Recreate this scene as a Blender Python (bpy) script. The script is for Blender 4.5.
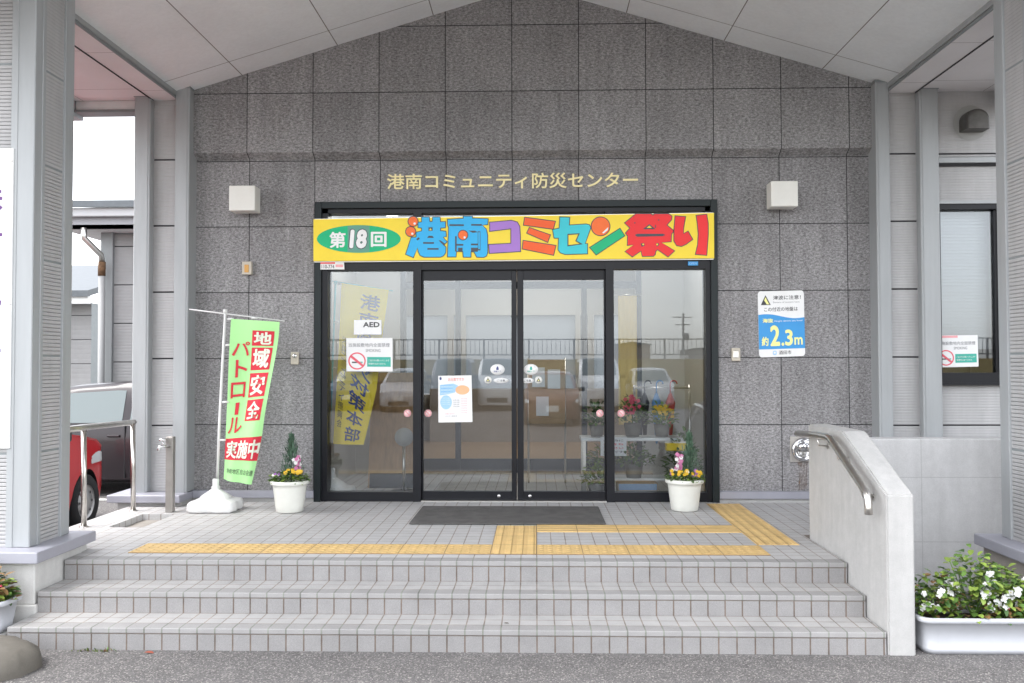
import bpy, bmesh, math, random
from mathutils import Vector, Matrix
R = math.radians
SC = bpy.context.scene
for o in list(bpy.data.objects): bpy.data.objects.remove(o)
COL = SC.collection
random.seed(7)

# ------------------------------------------------------------------ camera, sky, sun, exposure
CAM = Vector((.2964, -5.516, 1.218)); YAW, PITCH, ROLL, FPX = .0268, .0276, -.0019, 880.47
_rt0 = Vector((math.cos(YAW), math.sin(YAW), 0)); _fw0 = Vector((-math.sin(YAW), math.cos(YAW), 0)); _z = Vector((0, 0, 1))
_fw = _fw0*math.cos(PITCH) + _z*math.sin(PITCH); _up0 = _z*math.cos(PITCH) - _fw0*math.sin(PITCH)
_rt = _rt0*math.cos(ROLL) + _up0*math.sin(ROLL); _up = _up0*math.cos(ROLL) - _rt0*math.sin(ROLL)
cd = bpy.data.cameras.new('camera'); cam = bpy.data.objects.new('camera', cd); COL.objects.link(cam)
m3 = Matrix((_rt, _up, -_fw)).transposed()
cam.matrix_world = Matrix.Translation(CAM) @ m3.to_4x4()
cd.sensor_width = 36; cd.lens = FPX*36/1024; cd.clip_start = .05; cd.clip_end = 2000
SC.camera = cam
SC.render.resolution_x, SC.render.resolution_y = 1024, 683
SUN_EL, SUN_AZ = 62, 250      # azimuth measured from +Y clockwise: the light comes from behind the camera
w = bpy.data.worlds.new('World'); SC.world = w; w.use_nodes = True
nt = w.node_tree; nt.nodes.clear()
sky = nt.nodes.new('ShaderNodeTexSky'); sky.sky_type = 'NISHITA'; sky.sun_disc = False
sky.sun_elevation = R(SUN_EL); sky.sun_rotation = R(SUN_AZ); sky.air_density = 1.0; sky.dust_density = 1.5; sky.ozone_density = 1.0
hs = nt.nodes.new('ShaderNodeHueSaturation'); hs.inputs['Saturation'].default_value = .18
bg = nt.nodes.new('ShaderNodeBackground'); bg.inputs[1].default_value = .15
wo = nt.nodes.new('ShaderNodeOutputWorld')
nt.links.new(sky.outputs[0], hs.inputs['Color']); nt.links.new(hs.outputs[0], bg.inputs[0]); nt.links.new(bg.outputs[0], wo.inputs[0])
sl = bpy.data.lights.new('sun', 'SUN'); sl.energy = .5; sl.angle = R(25); sl.color = (1, .97, .93)
so = bpy.data.objects.new('sun', sl); COL.objects.link(so)
sd = Vector((math.sin(R(SUN_AZ))*math.cos(R(SUN_EL)), math.cos(R(SUN_AZ))*math.cos(R(SUN_EL)), math.sin(R(SUN_EL))))
so.rotation_euler = sd.to_track_quat('Z', 'Y').to_euler(); so.location = (0, -20, 30)
SC.view_settings.view_transform = 'Standard'; SC.view_settings.look = 'None'
SC.view_settings.exposure = 2.4; SC.view_settings.gamma = 1
SC.cycles.max_bounces = 12; SC.cycles.transparent_max_bounces = 24; SC.cycles.glossy_bounces = 6
SC.cycles.use_denoising = True; SC.cycles.sample_clamp_indirect = 8; SC.cycles.caustics_reflective = False; SC.cycles.caustics_refractive = False

def PY(px, py, Y):
    'point of a plane Y = const that the photograph shows at px, py'
    d = _fw + _rt*((px-512)/FPX) - _up*((py-341.5)/FPX)
    return CAM + d*((Y-CAM.y)/d.y)
def PZ(px, py, Z):
    d = _fw + _rt*((px-512)/FPX) - _up*((py-341.5)/FPX)
    return CAM + d*((Z-CAM.z)/d.z)

# ------------------------------------------------------------------ materials
MATS = {}
def mat(name, col, rough=.6, metal=0, spec=.5, noise=0, nscale=8, bump=0, bscale=200, bdist=.002, stretch=None, ndetail=4, coat=0):
    if name in MATS: return MATS[name]
    m = bpy.data.materials.new(name); m.use_nodes = True; MATS[name] = m
    t = m.node_tree; b = t.nodes['Principled BSDF']
    b.inputs['Roughness'].default_value = rough; b.inputs['Metallic'].default_value = metal
    b.inputs['Specular IOR Level'].default_value = spec; b.inputs['Coat Weight'].default_value = coat
    b.inputs['Base Color'].default_value = (*col, 1)
    tc = t.nodes.new('ShaderNodeTexCoord'); src = tc.outputs['Object']
    if stretch:
        mp = t.nodes.new('ShaderNodeMapping'); mp.inputs['Scale'].default_value = stretch
        t.links.new(src, mp.inputs[0]); src = mp.outputs[0]
    if noise:
        n = t.nodes.new('ShaderNodeTexNoise'); n.inputs['Scale'].default_value = nscale; n.inputs['Detail'].default_value = ndetail
        n.inputs['Roughness'].default_value = .65
        t.links.new(src, n.inputs['Vector'])
        mr = t.nodes.new('ShaderNodeMapRange'); mr.inputs[1].default_value = .3; mr.inputs[2].default_value = .7
        mr.inputs[3].default_value = 1-noise; mr.inputs[4].default_value = 1+noise
        t.links.new(n.outputs[0], mr.inputs[0])
        mx = t.nodes.new('ShaderNodeVectorMath'); mx.operation = 'SCALE'; mx.inputs[0].default_value = col
        t.links.new(mr.outputs[0], mx.inputs['Scale']); t.links.new(mx.outputs[0], b.inputs['Base Color'])
    if bump:
        n2 = t.nodes.new('ShaderNodeTexNoise'); n2.inputs['Scale'].default_value = bscale; n2.inputs['Detail'].default_value = 3
        t.links.new(src, n2.inputs['Vector'])
        bp = t.nodes.new('ShaderNodeBump'); bp.inputs['Strength'].default_value = bump; bp.inputs['Distance'].default_value = bdist
        t.links.new(n2.outputs[0], bp.inputs['Height']); t.links.new(bp.outputs[0], b.inputs['Normal'])
    return m

class NT:
    'small node-building helper'
    def __init__(s, m):
        s.m = m; s.t = m.node_tree; s.b = s.t.nodes['Principled BSDF']; s.tc = s.t.nodes.new('ShaderNodeTexCoord').outputs['Object']
        sx = s.t.nodes.new('ShaderNodeSeparateXYZ'); s.t.links.new(s.tc, sx.inputs[0]); s.x, s.y, s.z = sx.outputs
    def _in(s, sock, v):
        if isinstance(v, (int, float)): sock.default_value = v
        elif isinstance(v, tuple): sock.default_value = v if len(v) == len(sock.default_value) else (*v, 1)
        else: s.t.links.new(v, sock)
    def m2(s, op, a, b=0., c=None):
        n = s.t.nodes.new('ShaderNodeMath'); n.operation = op; s._in(n.inputs[0], a); s._in(n.inputs[1], b)
        if c is not None: s._in(n.inputs[2], c)
        return n.outputs[0]
    def noise(s, scale, detail=4, vec=None, rough=.6):
        n = s.t.nodes.new('ShaderNodeTexNoise'); n.inputs['Scale'].default_value = scale; n.inputs['Detail'].default_value = detail; n.inputs['Roughness'].default_value = rough
        s.t.links.new(vec or s.tc, n.inputs['Vector']); return n.outputs[0]
    def voro(s, scale, vec=None, out='Distance'):
        n = s.t.nodes.new('ShaderNodeTexVoronoi'); n.inputs['Scale'].default_value = scale
        s.t.links.new(vec or s.tc, n.inputs['Vector']); return n.outputs[out]
    def rng(s, v, a, b, c, d):
        n = s.t.nodes.new('ShaderNodeMapRange'); s._in(n.inputs[0], v)
        for i, q in enumerate((a, b, c, d)): n.inputs[i+1].default_value = q
        return n.outputs[0]
    def mix(s, f, a, b, bt='MIX'):
        n = s.t.nodes.new('ShaderNodeMix'); n.data_type = 'RGBA'; n.blend_type = bt
        s._in(n.inputs[0], f); s._in(n.inputs[6], a); s._in(n.inputs[7], b); return n.outputs[2]
    def scale(s, col, f):
        n = s.t.nodes.new('ShaderNodeVectorMath'); n.operation = 'SCALE'; s._in(n.inputs[0], col); s._in(n.inputs['Scale'], f); return n.outputs[0]
    def comb(s, x, y, z):
        n = s.t.nodes.new('ShaderNodeCombineXYZ'); s._in(n.inputs[0], x); s._in(n.inputs[1], y); s._in(n.inputs[2], z); return n.outputs[0]
    def white(s, vec):
        n = s.t.nodes.new('ShaderNodeTexWhiteNoise'); s.t.links.new(vec, n.inputs['Vector']); return n.outputs['Value']
    def bump(s, h, strength=.5, dist=.003):
        n = s.t.nodes.new('ShaderNodeBump'); n.inputs['Strength'].default_value = strength; n.inputs['Distance'].default_value = dist
        s._in(n.inputs['Height'], h); s.t.links.new(n.outputs[0], s.b.inputs['Normal'])
    def col(s, c): s.t.links.new(c, s.b.inputs['Base Color'])

def newmat(name, rough=.7, spec=.4):
    m = bpy.data.materials.new(name); m.use_nodes = True; MATS[name] = m
    m.node_tree.nodes['Principled BSDF'].inputs['Roughness'].default_value = rough
    m.node_tree.nodes['Principled BSDF'].inputs['Specular IOR Level'].default_value = spec
    return NT(m)

def joint(n, coord, off, pitch, half):
    'one on the joint lines of a grid, zero between them'
    f = n.m2('FRACT', n.m2('DIVIDE', n.m2('SUBTRACT', coord, off), pitch))
    d = n.m2('MULTIPLY', n.m2('SUBTRACT', .5, n.m2('ABSOLUTE', n.m2('SUBTRACT', f, .5))), pitch)
    return n.m2('LESS_THAN', d, half)

# rough grey stone panels 0.6 m square
def stone(name, x0, z0, base):
    n = newmat(name, .85, .3)
    jt = n.m2('MAXIMUM', joint(n, n.x, x0, .6, .0035), joint(n, n.z, z0, .6, .0035))
    cell = n.white(n.comb(n.m2('FLOOR', n.m2('DIVIDE', n.m2('SUBTRACT', n.x, x0), .6)), 0., n.m2('FLOOR', n.m2('DIVIDE', n.m2('SUBTRACT', n.z, z0), .6))))
    wv = n.comb(n.x, n.y, n.m2('MULTIPLY', n.z, 1.9))
    g1 = n.noise(36, 4, wv, .75); g2 = n.noise(150, 2); g3 = n.noise(1.3, 3); st = n.noise(3.0, 3, n.comb(n.m2('MULTIPLY', n.x, 3), n.y, n.m2('MULTIPLY', n.z, .35)))
    f = n.m2('MULTIPLY', n.rng(g1, .32, .68, .42, 1.55), n.rng(g2, .3, .7, .72, 1.28))
    f = n.m2('MULTIPLY', f, n.rng(cell, 0, 1, .86, 1.1)); f = n.m2('MULTIPLY', f, n.rng(g3, .3, .7, .9, 1.1)); f = n.m2('MULTIPLY', f, n.rng(st, .3, .7, .86, 1.08))
    c = n.scale(base, f)
    c = n.mix(n.rng(g2, .62, .7, 0, .35), c, (.48, .46, .45))
    n.col(n.mix(jt, c, (.03, .03, .032)))
    n.bump(n.m2('SUBTRACT', n.m2('ADD', g1, n.m2('MULTIPLY', g2, .4)), n.m2('MULTIPLY', jt, 1.5)), .8, .006)
    return n.m
M_STONE = stone('rough_stone', -2.311, .089, (.285, .277, .282))
M_STONE_UP = stone('rough_stone_upper', -2.311, .089, (.29, .284, .288))

def tiles(name, axes, offs, pitch, base, grout, half=.0042):
    n = newmat(name, .62, .4)
    c = {'x': n.x, 'y': n.y, 'z': n.z}
    js = [joint(n, c[a], o, pitch, half) for a, o in zip(axes, offs)]
    jt = js[0]
    for j in js[1:]: jt = n.m2('MAXIMUM', jt, j)
    ids = [n.m2('FLOOR', n.m2('DIVIDE', n.m2('SUBTRACT', c[a], o), pitch)) for a, o in zip(axes, offs)]
    while len(ids) < 3: ids.append(0.)
    cell = n.white(n.comb(*ids[:3])); sp = n.noise(380, 2); st = n.noise(2.1, 4); st2 = n.noise(9, 5)
    f = n.m2('MULTIPLY', n.rng(cell, 0, 1, .965, 1.03), n.rng(sp, .3, .7, .82, 1.18)); f = n.m2('MULTIPLY', f, n.rng(st, .3, .75, .92, 1.05)); f = n.m2('MULTIPLY', f, n.rng(st2, .35, .75, .94, 1.05))
    n.col(n.mix(jt, n.scale(base, f), n.scale(grout, n.rng(st2, .3, .7, .6, 1.3))))
    n.bump(n.m2('SUBTRACT', n.m2('MULTIPLY', sp, .25), jt), .5, .003)
    return n.m
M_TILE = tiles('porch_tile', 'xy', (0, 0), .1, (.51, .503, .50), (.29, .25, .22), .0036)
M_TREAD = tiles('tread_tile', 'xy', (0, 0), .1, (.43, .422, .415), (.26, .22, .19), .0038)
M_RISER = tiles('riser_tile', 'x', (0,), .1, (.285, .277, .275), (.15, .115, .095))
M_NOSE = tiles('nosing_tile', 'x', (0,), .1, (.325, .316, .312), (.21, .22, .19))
M_GROUT = mat('tile_grout', (.2, .165, .14), .9, noise=.3, nscale=12)

# yellow tactile paving: raised dots or bars as bump
def tactile(name, bars):
    n = newmat(name, .6, .4)
    def dots(c, o): return n.m2('ABSOLUTE', n.m2('SUBTRACT', n.m2('FRACT', n.m2('DIVIDE', n.m2('SUBTRACT', c, o), bars[1])), .5))
    if bars[0] == 'dot':
        d = n.m2('SQRT', n.m2('ADD', n.m2('POWER', dots(n.x, 0), 2), n.m2('POWER', dots(n.y, .2), 2)))
    elif bars[0] == 'x': d = dots(n.y, .2)
    else: d = dots(n.x, 0)
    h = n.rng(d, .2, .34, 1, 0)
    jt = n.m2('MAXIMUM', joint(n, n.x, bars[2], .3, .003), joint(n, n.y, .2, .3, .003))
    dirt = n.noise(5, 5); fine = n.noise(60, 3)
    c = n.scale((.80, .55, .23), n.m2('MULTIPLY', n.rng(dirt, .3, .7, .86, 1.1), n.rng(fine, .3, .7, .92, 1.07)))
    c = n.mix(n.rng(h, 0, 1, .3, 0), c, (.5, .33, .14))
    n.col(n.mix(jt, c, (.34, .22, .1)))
    n.bump(n.m2('SUBTRACT', h, n.m2('MULTIPLY', jt, .6)), 1.0, .008)
    return n.m
M_TDOT = tactile('tactile_dots', ('dot', .06, 0)); M_TBARX = tactile('tactile_bars_across', ('x', .075, 0)); M_TBARY = tactile('tactile_bars_along', ('y', .075, 0))

# asphalt with visible chippings
n = newmat('asphalt', .9, .25)
v1 = n.voro(150, out='Color'); g = n.noise(320, 3); big = n.noise(.5, 5); med = n.noise(6, 5)
bw = n.t.nodes.new('ShaderNodeRGBToBW'); n.t.links.new(v1, bw.inputs[0])
f = n.m2('MULTIPLY', n.rng(bw.outputs[0], .2, .8, .72, 1.3), n.rng(g, .3, .7, .75, 1.25)); f = n.m2('MULTIPLY', f, n.rng(big, .3, .7, .88, 1.1)); f = n.m2('MULTIPLY', f, n.rng(med, .3, .7, .9, 1.1))
c = n.scale((.14, .133, .131), f)
n.col(n.mix(n.rng(bw.outputs[0], .76, .84, 0, .7), c, (.40, .375, .35)))
n.bump(n.m2('ADD', bw.outputs[0], g), .5, .004); M_ASPH = n.m

# board-marked concrete
def concrete(name, base, board=0):
    n = newmat(name, .85, .3)
    a = n.noise(2.2, 6); b = n.noise(18, 5); c3 = n.noise(160, 3)
    st = n.noise(5, 4, n.comb(n.m2('MULTIPLY', n.x, 2.5), n.m2('MULTIPLY', n.y, 2.5), n.m2('MULTIPLY', n.z, .3)))
    f = n.m2('MULTIPLY', n.rng(a, .3, .7, .94, 1.05), n.rng(b, .3, .7, .96, 1.04)); f = n.m2('MULTIPLY', f, n.rng(c3, .3, .7, .94, 1.06)); f = n.m2('MULTIPLY', f, n.rng(st, .35, .75, 1.03, .91))
    pit = n.rng(n.voro(24), .0, .09, .45, 1)
    f = n.m2('MULTIPLY', f, n.rng(n.m2('ADD', pit, n.rng(b, .45, .5, .6, 0)), .45, 1, .75, 1))
    c = n.scale(base, f)
    h = n.m2('ADD', n.m2('MULTIPLY', b, .5), n.m2('MULTIPLY', c3, .2))
    if board:
        jl = n.m2('MAXIMUM', joint(n, n.x, 3.0, .9, .003), joint(n, n.z, -.02, .45, .003))
        c = n.mix(n.m2('MULTIPLY', jl, .3), c, (.2, .2, .2)); h = n.m2('SUBTRACT', h, jl)
    n.col(c); n.bump(h, .35, .003); return n.m
M_CONC = concrete('cast_concrete', (.45, .443, .433)); M_CONC2 = concrete('cast_concrete_boards', (.57, .565, .565), 1)
M_CONCW = concrete('white_render', (.62, .61, .59)); M_CONC3 = concrete('tan_concrete', (.36, .33, .30)); M_ROCK = concrete('mossy_concrete', (.14, .128, .11))

M_TRIM = mat('trim_metal', (.365, .38, .39), .45, .1, noise=.06, nscale=3, stretch=(4, 4, .5), bump=.05, bscale=90)
M_TRIMD = mat('trim_metal_edge', (.24, .26, .265), .5, .1, noise=.06)
M_SIDING = mat('ribbed_siding', (.43, .425, .428), .6, noise=.09, nscale=2.2, stretch=(3, 3, .6))
M_GAP = mat('dark_gap', (.03, .03, .033), .9)
M_COPING = mat('lavender_coping', (.36, .36, .41), .5, .15, noise=.06, nscale=5)
M_BLACK = mat('black_aluminium', (.008, .0085, .012), .38, .1, spec=.3, noise=.15, nscale=4)
M_GREENFR = mat('dark_green_frame', (.014, .02, .022), .42, .1, spec=.3)
M_STEEL = mat('brushed_steel', (.62, .6, .57), .28, 1, noise=.08, nscale=30)
M_CHROME = mat('chrome', (.75, .75, .76), .15, 1)
M_BRASS = mat('gold_letters', (.95, .84, .46), .45, .0)
M_WHITE = mat('white_plastic', (.78, .78, .77), .4, noise=.05, nscale=6)
M_CREAM = mat('lamp_plastic', (.80, .79, .74), .4, noise=.03)
M_PAPER = mat('paper', (.84, .84, .84), .7, noise=.02)
M_BEIGE = mat('beige_plastic', (.55, .5, .42), .5, noise=.08)
def flat(name, c, r=.55): return mat(name, c, r, noise=.04, nscale=5)
YEL = flat('banner_yellow', (.92, .69, .03), .45); GRN = flat('banner_green', (0, .47, .2)); GREYPATCH = flat('patch_grey_green', (.12, .33, .25)); INK = flat('outline_ink', (.07, .075, .09))
BLUE = flat('letter_blue', (.03, .46, .86)); ORG = flat('letter_orange', (.9, .12, .02)); ORB = flat('ball_orange', (.93, .17, .03)); PUR = flat('letter_purple', (.40, .20, .62)); CYA = flat('letter_cyan', (.04, .58, .66)); RED = flat('letter_red', (.86, .025, .03)); WHT = flat('print_white', (.85, .85, .85))
TXT = flat('print_black', (.05, .05, .055)); TGREY = flat('print_grey', (.28, .28, .3)); SIGNBLUE = flat('sign_blue', (.05, .32, .70)); LEMON = flat('sign_lemon', (.93, .9, .35)); TEAL = flat('print_teal', (.05, .42, .33)); PINK = flat('print_pink', (.85, .4, .42)); SKYB = flat('print_sky', (.38, .62, .85)); PEACH = flat('print_peach', (.9, .5, .28)); DBLUE = flat('print_navy', (.05, .07, .22)); PURT = flat('print_violet', (.13, .04, .2))
LIME = mat('flag_lime', (.45, .85, .36), .8, noise=.04, nscale=4); FRED = mat('flag_red', (.68, .035, .06), .8, noise=.04)
FYEL = mat('flag_yellow', (.95, .72, .06), .8, noise=.05, nscale=4)

def glass(name, tint=(.93, .95, .95), k=.055):
    m = bpy.data.materials.new(name); m.use_nodes = True; t = m.node_tree; t.nodes.clear()
    o = t.nodes.new('ShaderNodeOutputMaterial'); mx = t.nodes.new('ShaderNodeMixShader'); tr = t.nodes.new('ShaderNodeBsdfTransparent'); gl = t.nodes.new('ShaderNodeBsdfGlossy')
    tr.inputs[0].default_value = (*tint, 1); gl.inputs['Roughness'].default_value = .0; gl.inputs[0].default_value = (.95, .97, 1, 1)
    fr = t.nodes.new('ShaderNodeFresnel'); fr.inputs[0].default_value = 1.5
    ad = t.nodes.new('ShaderNodeMath'); ad.operation = 'ADD'; ad.inputs[1].default_value = k; t.links.new(fr.outputs[0], ad.inputs[0])
    t.links.new(ad.outputs[0], mx.inputs[0]); t.links.new(tr.outputs[0], mx.inputs[1]); t.links.new(gl.outputs[0], mx.inputs[2]); t.links.new(mx.outputs[0], o.inputs[0])
    MATS[name] = m; return m
M_GLASS = glass('window_glass', (.88, .9, .91), .028); M_GLASSIN = glass('inner_glass', (.97, .98, .98), 0.0)
M_CARGLASS = mat('car_glass', (.10, .13, .13), .05, spec=.9)
def emit(name, col, s):
    m = bpy.data.materials.new(name); m.use_nodes = True; b = m.node_tree.nodes['Principled BSDF']
    b.inputs['Base Color'].default_value = (*col, 1); b.inputs['Emission Color'].default_value = (*col, 1); b.inputs['Emission Strength'].default_value = s; return m
M_LIT = emit('lit_diffuser', (1, .96, .88), 9)

# ------------------------------------------------------------------ mesh helpers
class MB:
    def __init__(s): s.v = []; s.f = []; s.m = []; s.mats = []; s.smooth = set()
    def mi(s, m):
        if m not in s.mats: s.mats.append(m)
        return s.mats.index(m)
    def face(s, pts, m, smooth=False):
        b = len(s.v); s.v += [tuple(p) for p in pts]; s.f.append(tuple(range(b, b+len(pts)))); s.m.append(s.mi(m))
        if smooth: s.smooth.add(len(s.f)-1)
    def grid(s, rows, m, smooth=True, closed=False):
        b = len(s.v); n = len(rows[0])
        for r in rows: s.v += [tuple(p) for p in r]
        for i in range(len(rows)-1):
            for j in range(n if closed else n-1):
                k = (j+1) % n
                s.f.append((b+i*n+j, b+i*n+k, b+(i+1)*n+k, b+(i+1)*n+j)); s.m.append(s.mi(m))
                if smooth: s.smooth.add(len(s.f)-1)
    def box(s, x0, x1, y0, y1, z0, z1, m, bev=0, seg=1):
        bm = bmesh.new(); bmesh.ops.create_cube(bm, size=1)
        for v in bm.verts: v.co = Vector(((x0+x1)/2+v.co.x*(x1-x0), (y0+y1)/2+v.co.y*(y1-y0), (z0+z1)/2+v.co.z*(z1-z0)))
        if bev: bmesh.ops.bevel(bm, geom=bm.edges[:], offset=bev, segments=seg, affect='EDGES', profile=.5)
        s.add_bm(bm, m); bm.free()
    def add_bm(s, bm, m, smooth=False, mtx=None):
        b = len(s.v); bm.verts.index_update()
        s.v += [tuple(mtx @ v.co if mtx else v.co) for v in bm.verts]
        for f in bm.faces:
            s.f.append(tuple(b+v.index for v in f.verts)); s.m.append(s.mi(m))
            if smooth: s.smooth.add(len(s.f)-1)
    def prism(s, poly, y0, y1, m, axis='y'):
        'polygon (a, b) swept along an axis'
        def P(a, b, c): return {'y': (a, c, b), 'x': (c, a, b), 'z': (a, b, c)}[axis]
        n = len(poly); b0 = len(s.v)
        s.v += [P(a, b, y0) for a, b in poly] + [P(a, b, y1) for a, b in poly]
        s.f.append(tuple(range(b0, b0+n))); s.f.append(tuple(range(b0+2*n-1, b0+n-1, -1))); s.m += [s.mi(m)]*2
        for i in range(n):
            j = (i+1) % n; s.f.append((b0+i, b0+n+i, b0+n+j, b0+j)); s.m.append(s.mi(m))
    def tube(s, pts, r, m, seg=12, cap=True):
        pts = [Vector(p) for p in pts]; rows = []
        for i, p in enumerate(pts):
            d = (pts[min(i+1, len(pts)-1)]-pts[max(i-1, 0)]).normalized()
            a = d.orthogonal() if abs(d.z) > .95 else d.cross(Vector((0, 0, 1)))
            if i == 0 or abs(d.z) <= .95: pass
            a.normalize(); bb = d.cross(a).normalized()
            if i and rows:
                pa = (Vector(rows[-1][0])-pts[i-1]); pa = pa-d*pa.dot(d)
                if pa.length > 1e-6: a = pa.normalized(); bb = d.cross(a).normalized()
            rr = r[i] if isinstance(r, (list, tuple)) else r
            rows.append([p+(a*math.cos(2*math.pi*k/seg)+bb*math.sin(2*math.pi*k/seg))*rr for k in range(seg)])
        s.grid(rows, m, True, True)
        if cap: s.face(rows[0][::-1], m); s.face(rows[-1], m)
    def lathe(s, prof, c, m, seg=32, axis='z', sq=None):
        rows = []
        for r, h in prof:
            row = []
            for k in range(seg):
                a = 2*math.pi*k/seg; u, v = r*math.cos(a), r*math.sin(a)
                row.append({'z': (c[0]+u, c[1]+v, c[2]+h), 'y': (c[0]+u, c[1]+h, c[2]+v), 'x': (c[0]+h, c[1]+u, c[2]+v)}[axis])
            rows.append(row)
        s.grid(rows, m, True, True)
    def disc(s, c, rx, rz, m, seg=32, n=(0, -1, 0)):
        s.face([(c[0]+rx*math.cos(2*math.pi*k/seg), c[1], c[2]+rz*math.sin(2*math.pi*k/seg)) for k in range(seg)], m)
    def build(s, name, parent=None, fix=True):
        me = bpy.data.meshes.new(name); off = Vector((0, 0, 0))
        if parent is not None:
            q = parent
            while q is not None: off = off+q.location; q = q.parent
        me.from_pydata([tuple(Vector(v)-off) for v in s.v], [], s.f)
        for m in s.mats: me.materials.append(m)
        for p, mi in zip(me.polygons, s.m): p.material_index = mi
        if s.smooth: 
            for i in s.smooth: me.polygons[i].use_smooth = True
        me.validate()
        if fix:
            bm = bmesh.new(); bm.from_mesh(me); bmesh.ops.remove_doubles(bm, verts=bm.verts, dist=1e-5); bmesh.ops.recalc_face_normals(bm, faces=bm.faces); bm.to_mesh(me); bm.free()
        o = bpy.data.objects.new(name, me); COL.objects.link(o)
        if parent is not None: o.parent = parent
        return o

def thing(name, label, cat, loc=(0, 0, 0), group=None):
    o = bpy.data.objects.new(name, None); COL.objects.link(o); o.location = loc; o.empty_display_size = .1
    o['label'] = label; o['category'] = cat
    if group: o['group'] = group
    return o
def tag(o, label, cat, group=None):
    o['label'] = label; o['category'] = cat
    if group: o['group'] = group
    return o
def struct(o): o['kind'] = 'structure'; return o

_TC = {}
def glyphs(s, shear=0.):
    key = (s, shear)
    if key not in _TC:
        cu = bpy.data.curves.new('t', 'FONT'); cu.body = s; cu.shear = shear; cu.resolution_u = 3; cu.fill_mode = 'FRONT'
        ob = bpy.data.objects.new('t', cu); COL.objects.link(ob); dg = bpy.context.evaluated_depsgraph_get()
        me = bpy.data.meshes.new_from_object(ob.evaluated_get(dg)); vs = [(v.co.x, v.co.y) for v in me.vertices]; fs = [tuple(p.vertices) for p in me.polygons]
        bpy.data.objects.remove(ob); bpy.data.curves.remove(cu); bpy.data.meshes.remove(me)
        _TC[key] = (vs, fs)
    return _TC[key]
def text(mb, s, x0, x1, z0, z1, fn, m, off=0., shear=0., thick=0):
    'lettering fitted into a box of a flat surface; fn(u, v, h) gives the point; bold by slightly displaced layers'
    vs, fs = glyphs(s, shear)
    if not vs: return
    a0 = min(v[0] for v in vs); a1 = max(v[0] for v in vs); b0 = min(v[1] for v in vs); b1 = max(v[1] for v in vs)
    sx = (x1-x0)/max(a1-a0+2*off, 1e-6); sz = (z1-z0)/max(b1-b0+2*off, 1e-6)
    cx, cz = (x0+x1)/2, (z0+z1)/2; ca, cb = (a0+a1)/2, (b0+b1)/2
    offs = [(0, 0)]+([(off*math.cos(k*math.pi/4), off*math.sin(k*math.pi/4)) for k in range(8)] if off else [])
    for n_, (ox, oy) in enumerate(offs):
        P = [(cx+(v[0]+ox-ca)*sx, cz+(v[1]+oy-cb)*sz) for v in vs]; lift = n_*3e-5
        def pt(u, v, h):
            p = Vector(fn(u, v, h)); return (p.x, p.y-lift, p.z)
        b = len(mb.v); mb.v += [pt(u, v, thick) for u, v in P]
        for f in fs: mb.f.append(tuple(b+i for i in f)); mb.m.append(mb.mi(m))
        if thick:
            cnt = set()
            for f in fs:
                for i in range(len(f)): cnt.add((f[i], f[(i+1) % len(f)]))
            b2 = len(mb.v); mb.v += [pt(u, v, 0) for u, v in P]
            for (i, j) in cnt:
                if (j, i) not in cnt: mb.f.append((b+i, b2+i, b2+j, b+j)); mb.m.append(mb.mi(m))
def onwall(Y): return lambda u, v, h=0: (u, Y-h, v)

def siding(mb, o, u, nrm, width, z0, z1, pitch=.024, depth=.0016, panels=True, m=None, zj=.089, pj=.6):
    'ribbed cladding: o = bottom corner (x, y), u = direction along the width, nrm = outward direction'
    m = m or M_SIDING
    def P(a, d, z): return (o[0]+u[0]*a+nrm[0]*d, o[1]+u[1]*a+nrm[1]*d, z)
    js = [z0]
    k = math.ceil((z0-zj)/pj+1e-6)
    while zj+k*pj < z1-.02: js.append(zj+k*pj); k += 1
    js.append(z1)
    for a, b in zip(js[:-1], js[1:]):
        lo = a+(.006 if a > z0 else 0); hi = b-(.006 if b < z1 else 0); z = lo; prof = [(-.012, lo)]
        cnt = max(1, round((hi-lo)/pitch)); p = (hi-lo)/cnt
        for i in range(cnt):
            q = lo+i*p; prof += [(0, q+.02*p), (depth, q+.2*p), (depth, q+.72*p), (0, q+.9*p)]
        prof.append((-.012, hi))
        mb.grid([[P(0, d, z) for d, z in prof], [P(width, d, z) for d, z in prof]], m, False)
    for z in js[1:-1]:
        mb.face([P(0, -.01, z-.012), P(width, -.01, z-.012), P(width, -.01, z+.012), P(0, -.01, z+.012)], M_GAP)

# ================================================================== THE SETTING
# ground: one sheet to the horizon that falls a little towards the car park on the left
def gz(x, y):
    a = min(1, max(0, (-3.5-x)/1.2)); b = min(1, max(0, (y-.3)/2.5)); return -.37-.05*a*b
xs = [-500, -120, -40, -20, -12, -8, -6, -5, -4.7, -4.3, -3.9, -3.5, -3, 0, 3, 6, 12, 40, 120, 500]; ys = [-500, -120, -50, -20, -8, -4, -2, 0, .3, .8, 1.3, 1.8, 2.3, 2.8, 4, 6, 9, 14, 30, 120, 500]
mb = MB(); mb.grid([[(x, y, gz(x, y)) for x in xs] for y in ys], M_ASPH, True); struct(mb.build('ground'))

# porch paving with three steps
PL = -2.68; PR = 2.213
mb = MB()
def slab(x0, x1, y0, y1, z1=0, z0=-.55): mb.box(x0, x1, y0, y1, z0, z1, M_TILE)
slab(PL, PR, .1, 2.42); slab(-3.25, -2.95, .24, 2.42); slab(-2.95, -2.68, .24, 1.12); slab(-2.95, -2.68, 1.71, 2.42); slab(PR, 3.9, .9, 2.42)
mb.box(-2.951, -2.679, 1.119, 1.711, -.5, -.05, M_CONC3)
pav = struct(mb.build('porch_paving'))
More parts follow.
